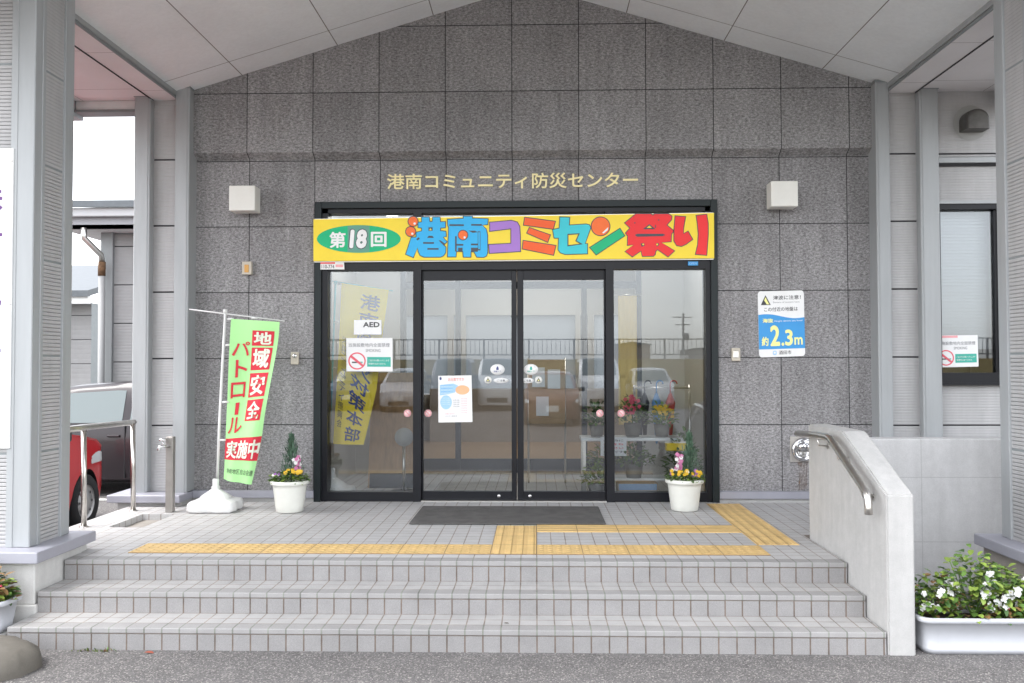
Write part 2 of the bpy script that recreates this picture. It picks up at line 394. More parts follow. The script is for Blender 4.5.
# wash-down pit floor rim
for k in range(3):
    z = [0, -.125, -.247][k]; y = [0, -.3, -.6][k]; zb = [-.125, -.247, -.42][k]
    mb = MB()
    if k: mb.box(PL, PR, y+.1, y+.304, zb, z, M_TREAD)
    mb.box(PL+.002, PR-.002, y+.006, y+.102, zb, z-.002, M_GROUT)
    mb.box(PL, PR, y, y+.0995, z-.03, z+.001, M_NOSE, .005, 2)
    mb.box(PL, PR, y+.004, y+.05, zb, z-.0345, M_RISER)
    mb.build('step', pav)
def strip(x0, x1, y0, y1, m):
    b = MB(); b.box(x0, x1, y0, y1, .0, .005, m, .002); return b
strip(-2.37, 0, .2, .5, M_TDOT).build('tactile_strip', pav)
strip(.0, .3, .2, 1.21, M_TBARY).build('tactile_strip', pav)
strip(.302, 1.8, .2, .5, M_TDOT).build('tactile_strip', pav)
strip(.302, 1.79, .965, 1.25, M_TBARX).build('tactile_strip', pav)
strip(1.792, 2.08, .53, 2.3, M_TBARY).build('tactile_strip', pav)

# ================================================================== THE BUILDING
BC = thing('community_centre', 'grey stone community centre with gabled porch roof and black sliding glass doors', 'building')
RIDGE, RX, SL = 4.65, .25, .3025
def roofz(x): return RIDGE-SL*abs(x-RX)
YW, YU = 2.416, 2.335
mb = MB()
mb.box(-2.80, -1.70, YW, 2.62, 0, 3.102, M_STONE); mb.box(1.925, 3.30, YW, 2.62, 0, 3.102, M_STONE); mb.box(-1.70, 1.925, YW, 2.62, 2.705, 3.102, M_STONE)
mb.build('stone_wall', BC)
mb = MB()
xl, xr = -2.80, 3.30
poly = [(xl, 3.15), (xr, 3.15), (xr, roofz(xr)+.03), (RX, RIDGE+.03), (xl, roofz(xl)+.03)]
mb.prism(poly, YU, 2.62, M_STONE_UP)
mb.face([(xl, YU, 3.15), (xr, YU, 3.15), (xr, YW+.02, 3.095), (xl, YW+.02, 3.095)], M_STONE_UP)
mb.build('stone_gable', BC)
# base trim
for a, b in ((-2.80, -1.70), (1.925, 3.3)): mb = MB(); mb.box(a, b, 2.36, YW+.003, .035, .10, M_COPING, .004); mb.box(a, b, 2.385, YW+.003, 0, .034, M_CONC); mb.build('base_trim', BC)
# posts and cladding at the ends of the stone wall
def post(x0, x1, y0, z0, z1):
    b = MB(); b.box(x0, x1, y0, 2.6, z0, z1, M_TRIM, .006); b.box(x0+.02, x1-.02, y0-.004, y0+.004, z0, z1-.01, M_TRIM)
    b.box(x0-.006, x1+.006, y0-.008, 2.6, z1-.02, z1+.004, M_TRIMD)
    return b.build('wall_post', BC)
post(-2.93, -2.80, 2.24, .1, 3.735); post(-3.30, -3.155, 2.24, .1, 3.66); post(3.285, 3.405, 2.24, .1, 3.72); post(3.665, 3.83, 2.24, .1, 3.66)
mb = MB(); siding(mb, (-3.155, 2.32), (1, 0), (0, -1), .225, .1, 3.66); mb.box(-3.155, -2.93, 2.335, 2.6, .1, 3.9, M_TRIMD); mb.build('siding_wall', BC)
mb = MB(); siding(mb, (3.405, 2.32), (1, 0), (0, -1), .26, .1, 3.66); mb.box(3.405, 3.665, 2.335, 2.6, .1, 3.9, M_TRIMD)
WX0, WX1, WZ0, WZ1 = 3.83, 4.42, 1.06, 2.64
siding(mb, (3.83, 2.34), (1, 0), (0, -1), 3.2, 3.06, 3.66); siding(mb, (3.83, 2.34), (1, 0), (0, -1), 3.2, 2.66, 3.0); siding(mb, (3.83, 2.34), (1, 0), (0, -1), 3.2, .1, WZ0)
siding(mb, (WX1+.02, 2.34), (1, 0), (0, -1), 2.6, WZ0, 2.66)
mb.box(3.83, 7.03, 2.355, 2.6, 2.66, 3.9, M_TRIMD); mb.box(3.83, 7.03, 2.355, 2.6, -.4, WZ0, M_TRIMD); mb.box(WX1+.02, 7.03, 2.355, 2.6, WZ0, 2.66, M_TRIMD)
mb.box(3.83, 7.03, 2.30, 2.36, 3.0, 3.05, M_TRIM, .004); mb.box(3.83, 7.03, 2.32, 2.36, 2.975, 2.998, M_GAP)
mb.build('siding_wall', BC)
# window on the right with pulled blind
mb = MB()
mb.box(WX0, WX0+.03, 2.30, 2.5, WZ0, WZ1, M_BLACK); mb.box(WX1-.03, WX1+.018, 2.30, 2.5, WZ0, WZ1, M_BLACK); mb.box(WX0+.03, WX1-.03, 2.30, 2.5, WZ1-.05, WZ1, M_BLACK); mb.box(WX0+.03, WX1-.03, 2.30, 2.5, WZ0, WZ0+.09, M_BLACK); mb.box(WX0, WX1+.018, 2.28, 2.36, WZ0-.02, WZ0+.004, M_BLACK); mb.box(WX0, WX1+.018, 2.285, 2.36, WZ1-.004, WZ1+.022, M_TRIM)
mb.box(WX1-.075, WX1-.03, 2.345, 2.40, WZ0+.09, WZ1-.05, M_BLACK)
win = mb.build('window', BC)
mb = MB(); mb.box(WX0+.03, WX1-.07, 2.37, 2.376, WZ0+.09, WZ1-.05, M_GLASS); mb.build('pane', win)
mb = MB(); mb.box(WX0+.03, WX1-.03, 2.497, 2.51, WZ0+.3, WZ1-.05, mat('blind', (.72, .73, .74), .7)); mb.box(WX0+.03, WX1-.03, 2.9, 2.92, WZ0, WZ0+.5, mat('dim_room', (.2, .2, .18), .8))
for i in range(42): z = WZ0+.32+i*.029; mb.box(WX0+.03, WX1-.06, 2.48, 2.496, z, z+.017, mat('blind', (.7, .7, .7)))
mb.build('blind', win)
# side pillars of the porch
def pillar(x0, x1, y0, y1, tl):
    b = MB(); zt = 3.72; z0 = .12; e = .012; tw = .13
    b.box(x0+e, x1-e, y0+e, y1-e, z0, zt, M_TRIMD)
    p = b.build('pillar', BC)
    b = MB()
    for sx in (0, 1):
        for sy in (0, 1):
            cx = (x0, x1)[sx]; cy = (y0, y1)[sy]; dx = (1, -1)[sx]; dy = (1, -1)[sy]
            b.box(*sorted((cx, cx+dx*tw)), *sorted((cy, cy+dy*.1)), z0, zt, M_TRIM, .005)
            b.box(*sorted((cx+dx*tw*.8, cx+dx*(tw+.016))), *sorted((cy-dy*.004, cy+dy*.02)), z0, zt, M_TRIM, .002)
            b.box(*sorted((cx-dx*.004, cx+dx*.02)), *sorted((cy+dy*.08, cy+dy*.116)), z0, zt, M_TRIM, .002)
    b.build('corner_trim', p)
    b = MB()
    siding(b, (x0+tw, y0+.012), (1, 0), (0, -1), x1-x0-2*tw, z0, zt); siding(b, (x0+tw, y1-.012), (1, 0), (0, 1), x1-x0-2*tw, z0, zt)
    siding(b, (x0+.012, y0+.1), (0, 1), (-1, 0), y1-y0-.2, z0, zt); siding(b, (x1-.012, y0+.1), (0, 1), (1, 0), y1-y0-.2, z0, zt)
    b.build('siding_panel', p)
    b = MB(); b.box(x0-.13, x1+.13, y0-.14, y1+.1, .052, .12, M_COPING, .006, 2); b.build('coping', p)
    b = MB(); b.box(x0-.085, x1+.085, y0-.085, y1+.07, -.2, .052, tl, .006); b.box(x0-.1, x1+.1, y0-.1, y1+.08, -.6, -.2, tl, .006); b.build('plinth', p)
pillar(-3.55, -2.78, -.22, .24, M_CONCW); pillar(3.28, 4.05, -.22, .24, M_CONC3)
# coping and plinth below the left wall end
mb = MB(); mb.box(-3.43, -2.79, 2.06, 2.62, .035, .10, M_COPING, .005); mb.box(-3.36, -2.80, 2.12, 2.62, -.6, .035, M_CONC); mb.build('wall_coping', BC)
# porch roof: soffit boards, beams, eave soffits
n = newmat('soffit_board', .8, .3)
jx = joint(n, n.m2('ABSOLUTE', n.m2('SUBTRACT', n.x, RX)), .0, .87, .004); jy = joint(n, n.y, .06, 1.93, .004)
st = n.noise(1.2, 5); sp = n.noise(30, 4)
n.col(n.mix(n.m2('MAXIMUM', jx, jy), n.scale((.82, .855, .87), n.m2('MULTIPLY', n.rng(st, .3, .7, .93, 1.05), n.rng(sp, .3, .7, .97, 1.03))), (.22, .21, .2)))
n.bump(n.m2('SUBTRACT', 0., n.m2('MAXIMUM', jx, jy)), .4, .003); M_SOFF = n.m
n = newmat('eave_board', .8, .3)
jx = joint(n, n.x, -2.93, .9, .003); jy = joint(n, n.y, 1.1, .93, .003); st = n.noise(1.2, 5)
n.col(n.mix(n.m2('MAXIMUM', jx, jy), n.scale((.74, .72, .725), n.rng(st, .3, .7, .93, 1.05)), (.3, .27, .26))); M_EAVE = n.m
YF = -1.9  # front overhang and eave reach, out of view, shaped for the porch light
for sgn in (-1, 1):
    xe = RX+sgn*3.32
    a = MB(); a.prism([(RX, RIDGE), (xe, roofz(xe)), (xe, roofz(xe)+.06), (RX, RIDGE+.06)], YF, 2.4, M_SOFF); a.build('roof_soffit', BC)
ROOF = mat('metal_roof', (.1, .11, .12), .5, .4, noise=.1)
for sgn in (-1, 1):
    for xe, ya, yb in ((RX+sgn*4.15, YF-.15, 2.6), (RX+sgn*3.5, 2.6, 9.3)):
        a = MB(); a.prism([(RX, RIDGE+.3), (xe, roofz(xe)+.3), (xe, roofz(xe)+.42), (RX, RIDGE+.42)], ya, yb, ROOF); a.build('roof', BC)
mb = MB(); 
for sgn in (-1, 1):
    xe = RX+sgn*4.15; mb.prism([(RX, RIDGE-.02), (xe, roofz(xe)-.02), (xe, roofz(xe)+.36), (RX, RIDGE+.36)], YF-.14, YF-.03, M_TRIM)
mb.build('gable_fascia', BC)
def beam(x0, x1, inner):
    b = MB(); b.box(x0, x1, YF, 2.36, 3.63, 3.95, M_EAVE, .0)
    xa, xb = sorted((inner, inner+(.012 if inner > 0 else -.012)))
    s = 1 if inner < 0 else -1
    b.box(*sorted((inner, inner+s*.015)), YF, 2.25, 3.655, 3.76, M_TRIM, .003); b.box(*sorted((inner-s*.002, inner+s*.008)), YF, 2.25, 3.628, 3.652, M_TRIMD)
    o = (x0 if inner == x1 else x1)
    b.box(o-.006, o+.006, YF, 2.3, 3.624, 3.634, M_GAP)
    b.build('roof_beam', BC)
beam(-3.16, -2.935, -2.935); beam(3.41, 3.66, 3.41)
mb = MB(); mb.box(-3.9, -3.16, YF, 2.5, 3.645, 3.70, M_EAVE); mb.build('eave_soffit', BC)
mb = MB(); mb.box(3.66, 4.4, YF, 2.36, 3.645, 3.70, M_EAVE); mb.build('eave_soffit', BC)
mb = MB(); mb.box(-3.9, -3.30, 2.36, 2.5, 3.56, 3.644, M_WHITE, .004); mb.box(-3.9, -3.30, 2.34, 2.5, 3.535, 3.559, M_TRIMD); mb.build('eave_fascia', BC)
mb = MB(); mb.box(-4.05, -3.9, YF, 2.5, 3.5, 3.75, M_TRIM); mb.build('gutter', BC); mb = MB(); mb.box(4.4, 4.55, YF, 2.36, 3.5, 3.75, M_TRIM); mb.build('gutter', BC)
# gilded name over the doors
mb = MB(); a = PY(387, 189.0, 2.4); b = PY(638, 168.5, 2.4)
text(mb, '港南コミュニティ防災センター', a.x, b.x, 2.822, 2.962, onwall(YW), M_BRASS, off=.012, thick=.014); mb.build('name_lettering', BC, fix=False)

# ---- entrance: frame, sliding doors, side and top lights
DL, DR, DT = -1.70, 1.925, 2.705; YD = 2.42
def at(px): return PY(px, 400, YD).x
ML0, ML1, MC0, MC1, MR0, MR1 = at(413.5), at(421.5), at(512), at(522), at(606), at(614)
mb = MB()
mb.box(DL, DL+.06, 2.37, 2.6, 0, DT, M_GREENFR, .003); mb.box(DR-.06, DR, 2.37, 2.6, 0, DT, M_GREENFR, .003); mb.box(DL+.06, DR-.06, 2.37, 2.6, DT-.06, DT, M_GREENFR, .003)
mb.box(DL+.061, DL+.115, 2.40, 2.56, 0, DT-.061, M_BLACK); mb.box(DR-.105, DR-.061, 2.40, 2.56, 0, DT-.061, M_BLACK); mb.box(DL+.06, DR-.06, 2.40, 2.56, DT-.10, DT-.061, M_BLACK)
mb.box(ML0, ML1, 2.385, 2.56, .0, DT-.1, M_BLACK); mb.box(MR0, MR1, 2.385, 2.56, .0, DT-.1, M_BLACK)
for a, b in ((DL+.115, ML0), (ML1, MR0), (MR1, DR-.105)): mb.box(a, b, 2.39, 2.56, 2.085, 2.20, M_BLACK)
mb.box(DL+.115, ML0, 2.40, 2.5, .004, .085, M_BLACK); mb.box(MR1, DR-.105, 2.40, 2.5, .004, .085, M_BLACK)
mb.box(ML1, MR0, 2.38, 2.6, .0, .012, M_STEEL)
frame = mb.build('entrance_frame', BC)
mb = MB()
for a, b in ((DL+.115, ML0), (ML1, MR0), (MR1, DR-.105)): mb.box(a, b, 2.47, 2.476, 2.2, DT-.1, M_GLASS)
mb.build('transom_pane', BC)
for a, b in ((DL+.115, ML0), (MR1, DR-.105)):
    mb = MB(); mb.box(a, b, 2.45, 2.456, .085, 2.085, M_GLASS); mb.build('side_pane', BC)
def door(x0, x1, y, sl, sr, knobx):
    b = MB()
    b.box(x0, x0+sl, y, y+.045, .014, 2.083, M_BLACK, .003); b.box(x1-sr, x1, y, y+.045, .014, 2.083, M_BLACK, .003)
    b.box(x0+sl, x1-sr, y, y+.045, .014, .09, M_BLACK); b.box(x0+sl, x1-sr, y, y+.045, 1.995, 2.083, M_BLACK)
    d = b.build('sliding_door', BC)
    b = MB(); b.box(x0+sl, x1-sr, y+.02, y+.026, .09, 1.995, M_GLASS); b.build('pane', d)
    b = MB(); b.lathe([(0, -.012), (.013, -.012), (.016, 0), (.016, .004)], (knobx, y, .05), M_CHROME, 16, 'y'); b.build('lock', d)
door(ML1+.002, (MC0+MC1)/2-.004, 2.43, .012, .045, PY(499, 502, 2.42).x); door((MC0+MC1)/2+.004, MR0-.002, 2.43, .055, .012, PY(530, 502, 2.42).x)
# ---- rooms behind the glass
WALLIN = mat('interior_wall', (.50, .49, .47), .8, noise=.03, nscale=1); WOODF = mat('wood_floor', (.40, .27, .16), .45, noise=.15, nscale=6, stretch=(1, 12, 1)); WOOD = mat('wood_panel', (.36, .22, .11), .5, noise=.2, nscale=3, stretch=(10, 10, 1))
mb = MB()
mb.box(-1.86, -1.76, 2.6, 4.5, 0, 2.8, WALLIN); mb.box(1.98, 2.08, 2.6, 4.5, 0, 2.8, WALLIN)
mb.box(-3.2, -1.86, 4.5, 4.6, 0, 2.8, WALLIN); mb.box(2.08, 7, 4.5, 4.6, 0, 2.8, WALLIN); mb.box(-1.86, -1.25, 4.5, 4.6, 0, 2.8, WALLIN); mb.box(1.5, 2.08, 4.5, 4.6, 0, 2.8, WALLIN); mb.box(-1.25, 1.5, 4.5, 4.6, 2.3, 2.8, WALLIN)
mb.build('lobby_wall', BC)
mb = MB(); mb.box(-1.9, 2.1, 2.56, 4.55, -.1, .004, M_TILE); mb.build('lobby_floor', BC)
mb = MB(); mb.box(-3.2, 7, 4.55, 9, -.1, .006, WOODF); mb.build('hall_floor', BC)
mb = MB(); mb.box(-3.2, 7, 2.62, 9, 2.8, 2.9, mat('ceiling_white', (.55, .55, .57), .8)); mb.build('ceiling', BC)
mb = MB()
ops = [(-1.95, -1.15), (-1.05, -.93), (-.85, .95), (1.03, 1.15), (1.25, 2.05)]
prev = -3.2
for a, b in ops: mb.box(prev, a, 8.9, 9.1, 0, 2.8, WALLIN); mb.box(a, b, 8.9, 9.1, 2.05, 2.8, WALLIN); mb.box(a, b, 8.9, 9.1, 0, .75, WALLIN); prev = b
mb.box(prev, 7, 8.9, 9.1, 0, 2.8, WALLIN); mb.box(-3.3, -3.2, 2.6, 9.1, -.5, 3.7, M_TRIM); mb.box(7, 7.1, 2.6, 9.1, -.5, 4, WALLIN)
mb.build('hall_wall', BC)
tm = bpy.data.materials.new('translucent_sheet'); tm.use_nodes = True; tn = tm.node_tree; tn.nodes.clear(); t1 = tn.nodes.new('ShaderNodeBsdfTranslucent'); t2 = tn.nodes.new('ShaderNodeOutputMaterial'); t1.inputs[0].default_value = (.20, .21, .215, 1); tn.links.new(t1.outputs[0], t2.inputs[0])
mb = MB(); mb.face([(-2, 9.0, .76), (2.1, 9.0, .76), (2.1, 9.0, 2.05), (-2, 9.0, 2.05)], tm); mb.build('sky_dimming_sheet', BC)  # added translucent sheet that dims the sky light in the back openings
mb = MB(); INF = mat('inner_frame', (.05, .055, .07), .4)
mb.box(-1.22, 1.47, 4.53, 4.57, .0, .16, INF)
for x in (-1.25, -.62, .82, 1.44): mb.box(x, x+.06, 4.51, 4.59, .0, 2.3, INF)
mb.box(-1.22, 1.47, 4.52, 4.58, 2.1, 2.18, INF); mb.build('inner_door_frame', BC)
mb = MB(); mb.box(-1.4, 1.9, 8.55, 8.85, 0, .85, mat('counter_laminate', (.42, .37, .32), .5, noise=.06, nscale=3)); mb.build('counter', BC)
for x, y in ((-.35, 6.6), (.75, 6.6), (-.35, 7.9), (.75, 7.9), (-1.2, 3.5), (1.3, 3.5)):
    b = MB(); b.lathe([(0, -.012), (.13, -.012), (.15, -.004), (.15, .0)], (x, y, 2.798), M_LIT, 24); b.build('ceiling_light', BC)
# left wing further back, with gutter and downpipe
WG = thing('annex_wing', 'white sided annex wing with dark eave and rusty downpipe, behind the left porch post', 'building', (-6, 8, -.5))
mb = MB(); mb.box(-6.42, -3.3, 8.0, 14, -.6, 3.3, M_TRIMD)
AS = mat('annex_siding', (.26, .255, .255), .6, noise=.08, nscale=2)
siding(mb, (-6.30, 7.985), (1, 0), (0, -1), .36, -.5, 3.28, pitch=.05, m=AS); siding(mb, (-5.5, 7.985), (1, 0), (0, -1), 2.2, 2.2, 3.28, pitch=.05, m=AS)
siding(mb, (-5.5, 7.985), (1, 0), (0, -1), 2.2, -.5, 2.1, pitch=.05, m=mat('annex_panel', (.22, .21, .22), .6)); mb.build('wall', WG)
mb = MB(); AT = mat('annex_post', (.25, .26, .265), .5)
mb.box(-6.45, -6.26, 7.93, 8.1, -.55, 3.3, AT, .005); mb.box(-5.93, -5.72, 7.93, 8.1, -.55, 3.3, AT, .005); mb.box(-5.72, -5.5, 7.96, 8.1, -.55, 3.3, mat('annex_post_strip', (.3, .33, .34), .5)); mb.build('wall_post', WG)  # last box: slightly paler grey strip beside the second post
mb = MB(); mb.box(-6.9, -3.3, 7.45, 7.55, 3.47, 3.6, mat('gutter_white', (.45, .45, .46), .5), .01); mb.box(-6.9, -3.3, 7.55, 14, 3.3, 3.36, M_EAVE); mb.box(-6.9, -3.3, 7.55, 7.6, 3.3, 3.48, mat('annex_eave_board', (.3, .3, .32), .6)); mb.build('gutter', WG)  # last box: darker grey board behind the pale gutter
mb = MB(); mb.prism([(7.38, 3.6), (7.38, 3.7), (14, 4.9), (14, 4.75)], -7.0, -3.3, ROOF, 'x'); mb.build('roof', WG)
mb = MB(); p = [PY(84, 228, 7.5), PY(84, 238, 7.5), PY(101, 255, 7.75), PY(102, 262, 7.8), PY(101, 392, 7.8), PY(101, 420, 7.8)]
mb.tube(p[3:], .05, mat('pipe_grey', (.3, .3, .3), .5)); mb.build('downpipe', WG)
mb = MB(); mb.tube(p[:4], .045, M_STEEL); mb.tube([PY(102, 262, 7.8)+Vector((0, -.0, 0)), PY(101.6, 276, 7.8)], .056, mat('rust', (.13, .07, .035), .9, noise=.4, nscale=15)); mb.build('pipe_elbow', WG)
SH = thing('far_house', 'small white sided house with dark roof, far left beyond the annex', 'house', (-12, 16, -.5))
mb = MB(); mb.box(-15, -10.72, 16, 20, -.6, 2.8, M_TRIMD); siding(mb, (-15, 15.98), (1, 0), (0, -1), 4.3, -.5, 2.8, pitch=.12, m=AS); mb.build('wall', SH)
mb = MB(); mb.box(-15.4, -10.5, 15.4, 15.55, 2.74, 2.95, M_WHITE); mb.prism([(15.3, 2.9), (15.3, 3.05), (20, 4.2), (20, 4.0)], -15.5, -10.45, ROOF, 'x'); mb.build('roof', SH)

# ================================================================== PORCH WALLS AND RAILS
RW = thing('ramp_wall', 'pale concrete ramp wall with sloping top at the right end of the steps', 'wall', (2.3, 0, -.37))
prof = [(-.6, -.55), (-.6, .505), (.09, .803), (.78, .803), (.78, -.55)]
bm = bmesh.new(); vs = [[bm.verts.new((x, a, b)) for a, b in prof] for x in (2.222, 2.372)]
bm.faces.new(vs[0]); bm.faces.new(vs[1][::-1])
for i in range(5): bm.faces.new((vs[0][i], vs[1][i], vs[1][(i+1) % 5], vs[0][(i+1) % 5]))
bmesh.ops.recalc_face_normals(bm, faces=bm.faces); bmesh.ops.bevel(bm, geom=bm.edges[:], offset=.009, segments=2, affect='EDGES')
mb = MB(); mb.add_bm(bm, M_CONC); bm.free(); mb.build('wall', RW)
mb = MB(); mb.box(2.374, 6.0, .76, .92, -.55, .70, M_CONC2, .008, 2)
tag(mb.build('concrete_wall'), 'long low grey concrete wall behind the white trough of begonias', 'wall')
HR = thing('handrail', 'bent steel handrail fixed to the side of the sloping concrete ramp wall', 'handrail', (2.15, 0, .7))
X = 2.15
mb = MB(); mb.tube([(X, .80, .735), (X, .45, .755), (X, .17, .762), (X, .10, .755), (X, .04, .73), (X, -.1, .672), (X, -.44, .527), (X, -.50, .498), (X, -.525, .465), (X, -.53, .42), (X, -.53, .385)], .021, M_STEEL, 16); mb.build('rail', HR)
for y, z in ((.35, .75), (-.02, .70), (-.42, .53)):
    b = MB(); b.tube([(X, y, z-.015), (X+.01, y, z-.06), (2.222, y, z-.065)], .007, M_STEEL, 8); b.lathe([(.02, -.006), (.02, 0)], (2.22, y, z-.065), M_STEEL, 16, 'x'); b.build('bracket', HR)
LR = thing('handrail', 'straight tubular steel handrail at the left edge of the porch beside the red car', 'handrail', (-3.13, 1.5, 0))
mb = MB(); mb.tube([(-3.16, .55, .755), (-3.145, 1.12, .755), (-3.12, 1.86, .745), (-3.119, 1.90, .744)], .024, M_STEEL, 16); mb.build('rail', LR)
for x, y in ((-3.137, 1.12), (-3.10, 1.86), (-3.16, .6)):
    b = MB(); b.tube([(x, y, .0), (x-.01, y, .74)], .02, M_STEEL, 14); b.lathe([(.035, 0), (.035, .006), (.02, .008)], (x, y, 0), M_STEEL, 18); b.build('rail_post', LR)
TP = thing('tap_post', 'slim steel water post with a brass tap beside the sunken washing pit', 'tap', (-2.76, 1.81, 0))
mb = MB(); mb.box(-2.795, -2.735, 1.78, 1.84, 0, .63, mat('dull_steel', (.36, .34, .32), .4, .6, noise=.1, nscale=6), .004); mb.build('post', TP)
mb = MB(); mb.tube([(-2.765, 1.785, .55), (-2.80, 1.74, .555), (-2.82, 1.715, .55), (-2.825, 1.71, .52)], .012, M_CHROME, 10); mb.tube([(-2.80, 1.74, .555), (-2.80, 1.74, .60)], .008, M_CHROME, 8); mb.lathe([(0, .0), (.03, .0), (.034, .008), (.03, .018), (0, .02)], (-2.80, 1.74, .60), M_CHROME, 14); mb.build('tap', TP)
# fire service connection low on the wall
FC = thing('hose_connection', 'round chrome hose connection on a plate low on the stone wall', 'hose connection', (2.66, YW, .47))
c = (2.672, YW-.002, .47); mb = MB(); mb.box(2.56, 2.785, YW-.012, YW-.001, .355, .585, mat('worn_plate', (.5, .47, .44), .5, .5, noise=.15, nscale=14), .004); mb.build('plate', FC)
mb = MB(); mb.lathe([(0, -.02), (.10, -.02), (.108, -.03), (.10, -.045), (.085, -.05), (.07, -.035), (0, -.03)], c, M_CHROME, 32, 'y'); mb.build('flange', FC)
mb = MB()
for dx in (-.035, .04): mb.lathe([(0, -.12), (.028, -.12), (.034, -.11), (.034, -.03)], (c[0]+dx, c[1], c[2]+.03), M_CHROME, 18, 'y')
mb.build('outlet', FC)
mb = MB()
for i in range(9): mb.tube([(c[0]-.05+.0125*i, c[1]-.04, c[2]-.06), (c[0]-.05+.0125*i, c[1]-.05, c[2]-.01)], .003, M_STEEL, 6)
mb.build('chain', FC)
# small wall boxes
def wallbox(name, label, cat, px0, py0, px1, py1, d, extra):
    t = thing(name, label, cat, (0, 0, 0)); a = PY(px0, py1, YW); b = PY(px1, py0, YW); t.location = ((a.x+b.x)/2, YW, a.z)
    m = MB(); m.box(a.x, b.x, YW-d, YW-.001, a.z, b.z, M_BEIGE, .005, 2); m.build('housing', t)
    m = MB(); cx, cz = (a.x+b.x)/2, (a.z+b.z)/2
    if extra == 'key': m.lathe([(0, -.006), (.018, -.006), (.02, 0)], (cx, YW-d, cz+.02), M_CHROME, 16, 'y')
    elif extra == 'glow': m.box(cx-.02, cx+.02, YW-d-.006, YW-d+.001, cz-.04, cz+.03, mat('amber_plastic', (.65, .35, .1), .4), .003)
    else: m.box(cx-.025, cx+.025, YW-d-.008, YW-d+.001, cz-.03, cz+.035, M_STEEL, .004)
    m.build('cover', t)
wallbox('doorbell', 'small beige box with amber cover high on the wall left of the banner', 'doorbell', 243.5, 262, 253, 275, .045, 'glow')
wallbox('key_box', 'tiny beige key box on the stone wall just left of the black entrance frame', 'key box', 291.5, 352, 299.5, 364.5, .03, 'key')
wallbox('socket', 'small beige power socket on the wall under the blue height sign', 'socket', 731, 348, 739.5, 361, .035, 'lid')
# wall lamps
def lamp(x0, x1, z0, z1, label):
    t = thing('wall_lamp', label, 'lamp', ((x0+x1)/2, YW, z0), 'wall lamps beside the entrance')
    b = MB(); b.box(x0+.05, x1-.05, YW-.03, YW-.001, z0+.04, z1-.04, M_STEEL); b.build('bracket', t)
    b = MB(); b.box(x0, x1, YW-.19, YW-.03, z0, z1, M_CREAM, .008, 3); b.build('diffuser', t)
lamp(-2.435, -2.20, 2.605, 2.83, 'cream cube wall lamp on the stone wall left of the entrance')
lamp(2.365, 2.60, 2.61, 2.835, 'cream cube wall lamp above the blue height sign')
# vent hood
VH = thing('vent_hood', 'dark grey domed vent hood on the ribbed siding above the right window', 'vent hood', (4.15, 2.34, 3.28))
HM = mat('hood_metal', (.11, .105, .10), .45, .4, noise=.25, nscale=10)
arch = [(4.052, 3.275), (4.252, 3.275)]+[(4.152+.1*math.cos(R(q))*(1 if abs(math.cos(R(q))) < .9 else 1), 3.365+.09*math.sin(R(q))) for q in range(0, 181, 12)]
mb = MB(); rows = []
for y, k in ((2.338, 1), (2.23, 1), (2.20, .97), (2.185, .9), (2.18, .8)):
    rows.append([(4.152+(px-4.152)*k, y, 3.275+(pz-3.275)*(k if pz > 3.3 else 1)) for px, pz in arch])
mb.grid(rows, HM, False, True); mb.face(rows[-1], HM); mb.build('hood', VH)
mb = MB(); mb.disc((4.152, 2.330, 3.36), .155, .155, mat('seal_ring', (.36, .36, .35), .7), 40); mb.build('flange', VH)

# ================================================================== BANNER
BY = 2.33
def bp(px, py, h=0):
    p = PY(px, py, BY); return (p.x, BY-h, p.z)
FB = thing('festival_banner', 'long yellow festival banner with bright comic lettering above the glass doors', 'banner', (.1, BY, 2.16))
C4 = [PY(313.4, 219.3, BY), PY(714, 212.9, BY), PY(714.2, 258.2, BY), PY(313.4, 261, BY)]
mb = MB(); mb.prism([(p.x, p.z) for p in C4], BY, BY+.03, YEL); 
for q, qq in ((C4[0], C4[1]), (C4[3], C4[2])): mb.prism([(q.x, q.z-.008), (qq.x, qq.z-.008), (qq.x, qq.z+.008), (q.x, q.z+.008)], BY+.031, BY+.06, M_STEEL)
mb.build('panel', FB)
def poly_in(pts, d):
    'polygon grown by d along its vertex normals'
    n = len(pts); A = sum(pts[i][0]*pts[(i+1) % n][1]-pts[(i+1) % n][0]*pts[i][1] for i in range(n)); sg = 1 if A > 0 else -1; out = []
    for i in range(n):
        p0, p1, p2 = Vector(pts[i-1]), Vector(pts[i]), Vector(pts[(i+1) % n]); e1 = (p1-p0).normalized(); e2 = (p2-p1).normalized()
        n1 = Vector((e1.y, -e1.x))*sg; n2 = Vector((e2.y, -e2.x))*sg; b = (n1+n2)
        k = d/max(.45, (1+n1.dot(n2))/2)/2 if b.length > 1e-6 else 0
        out.append(tuple(p1+b*k))
    return out
import mathutils
def fill(mb, pts, fn, m):
    tri = mathutils.geometry.tessellate_polygon([[Vector((p[0], p[1], 0)) for p in pts]]); b = len(mb.v)
    mb.v += [tuple(fn(*p)) for p in pts]
    for t in tri: mb.f.append(tuple(b+i for i in t)); mb.m.append(mb.mi(m))
def crop(ox, oy, s): return lambda u, v, h: bp(ox+u/s, oy+v/s, h)
def letter(parts, cr, name='letter', grow=4.2):
    b = MB()
    for pts, m in parts: fill(b, poly_in(pts, grow), lambda u, v: cr(u, v, .002), INK)
    h = .003
    for pts, m in parts: fill(b, poly_in(pts, -grow*.7), lambda u, v, h=h: cr(u, v, h), m); h += .0003
    return b
def circ(cx, cy, r, k=24): return [(cx+r*math.cos(2*math.pi*i/k), cy+r*math.sin(2*math.pi*i/k)) for i in range(k)]
def strips(b, cr, L, m, h=.0045):
    for pts in L: fill(b, pts, lambda u, v: cr(u, v, h), m)
def Q(x0, y0, x1, y1): return [(x0, y0), (x1, y0), (x1, y1), (x0, y1)]
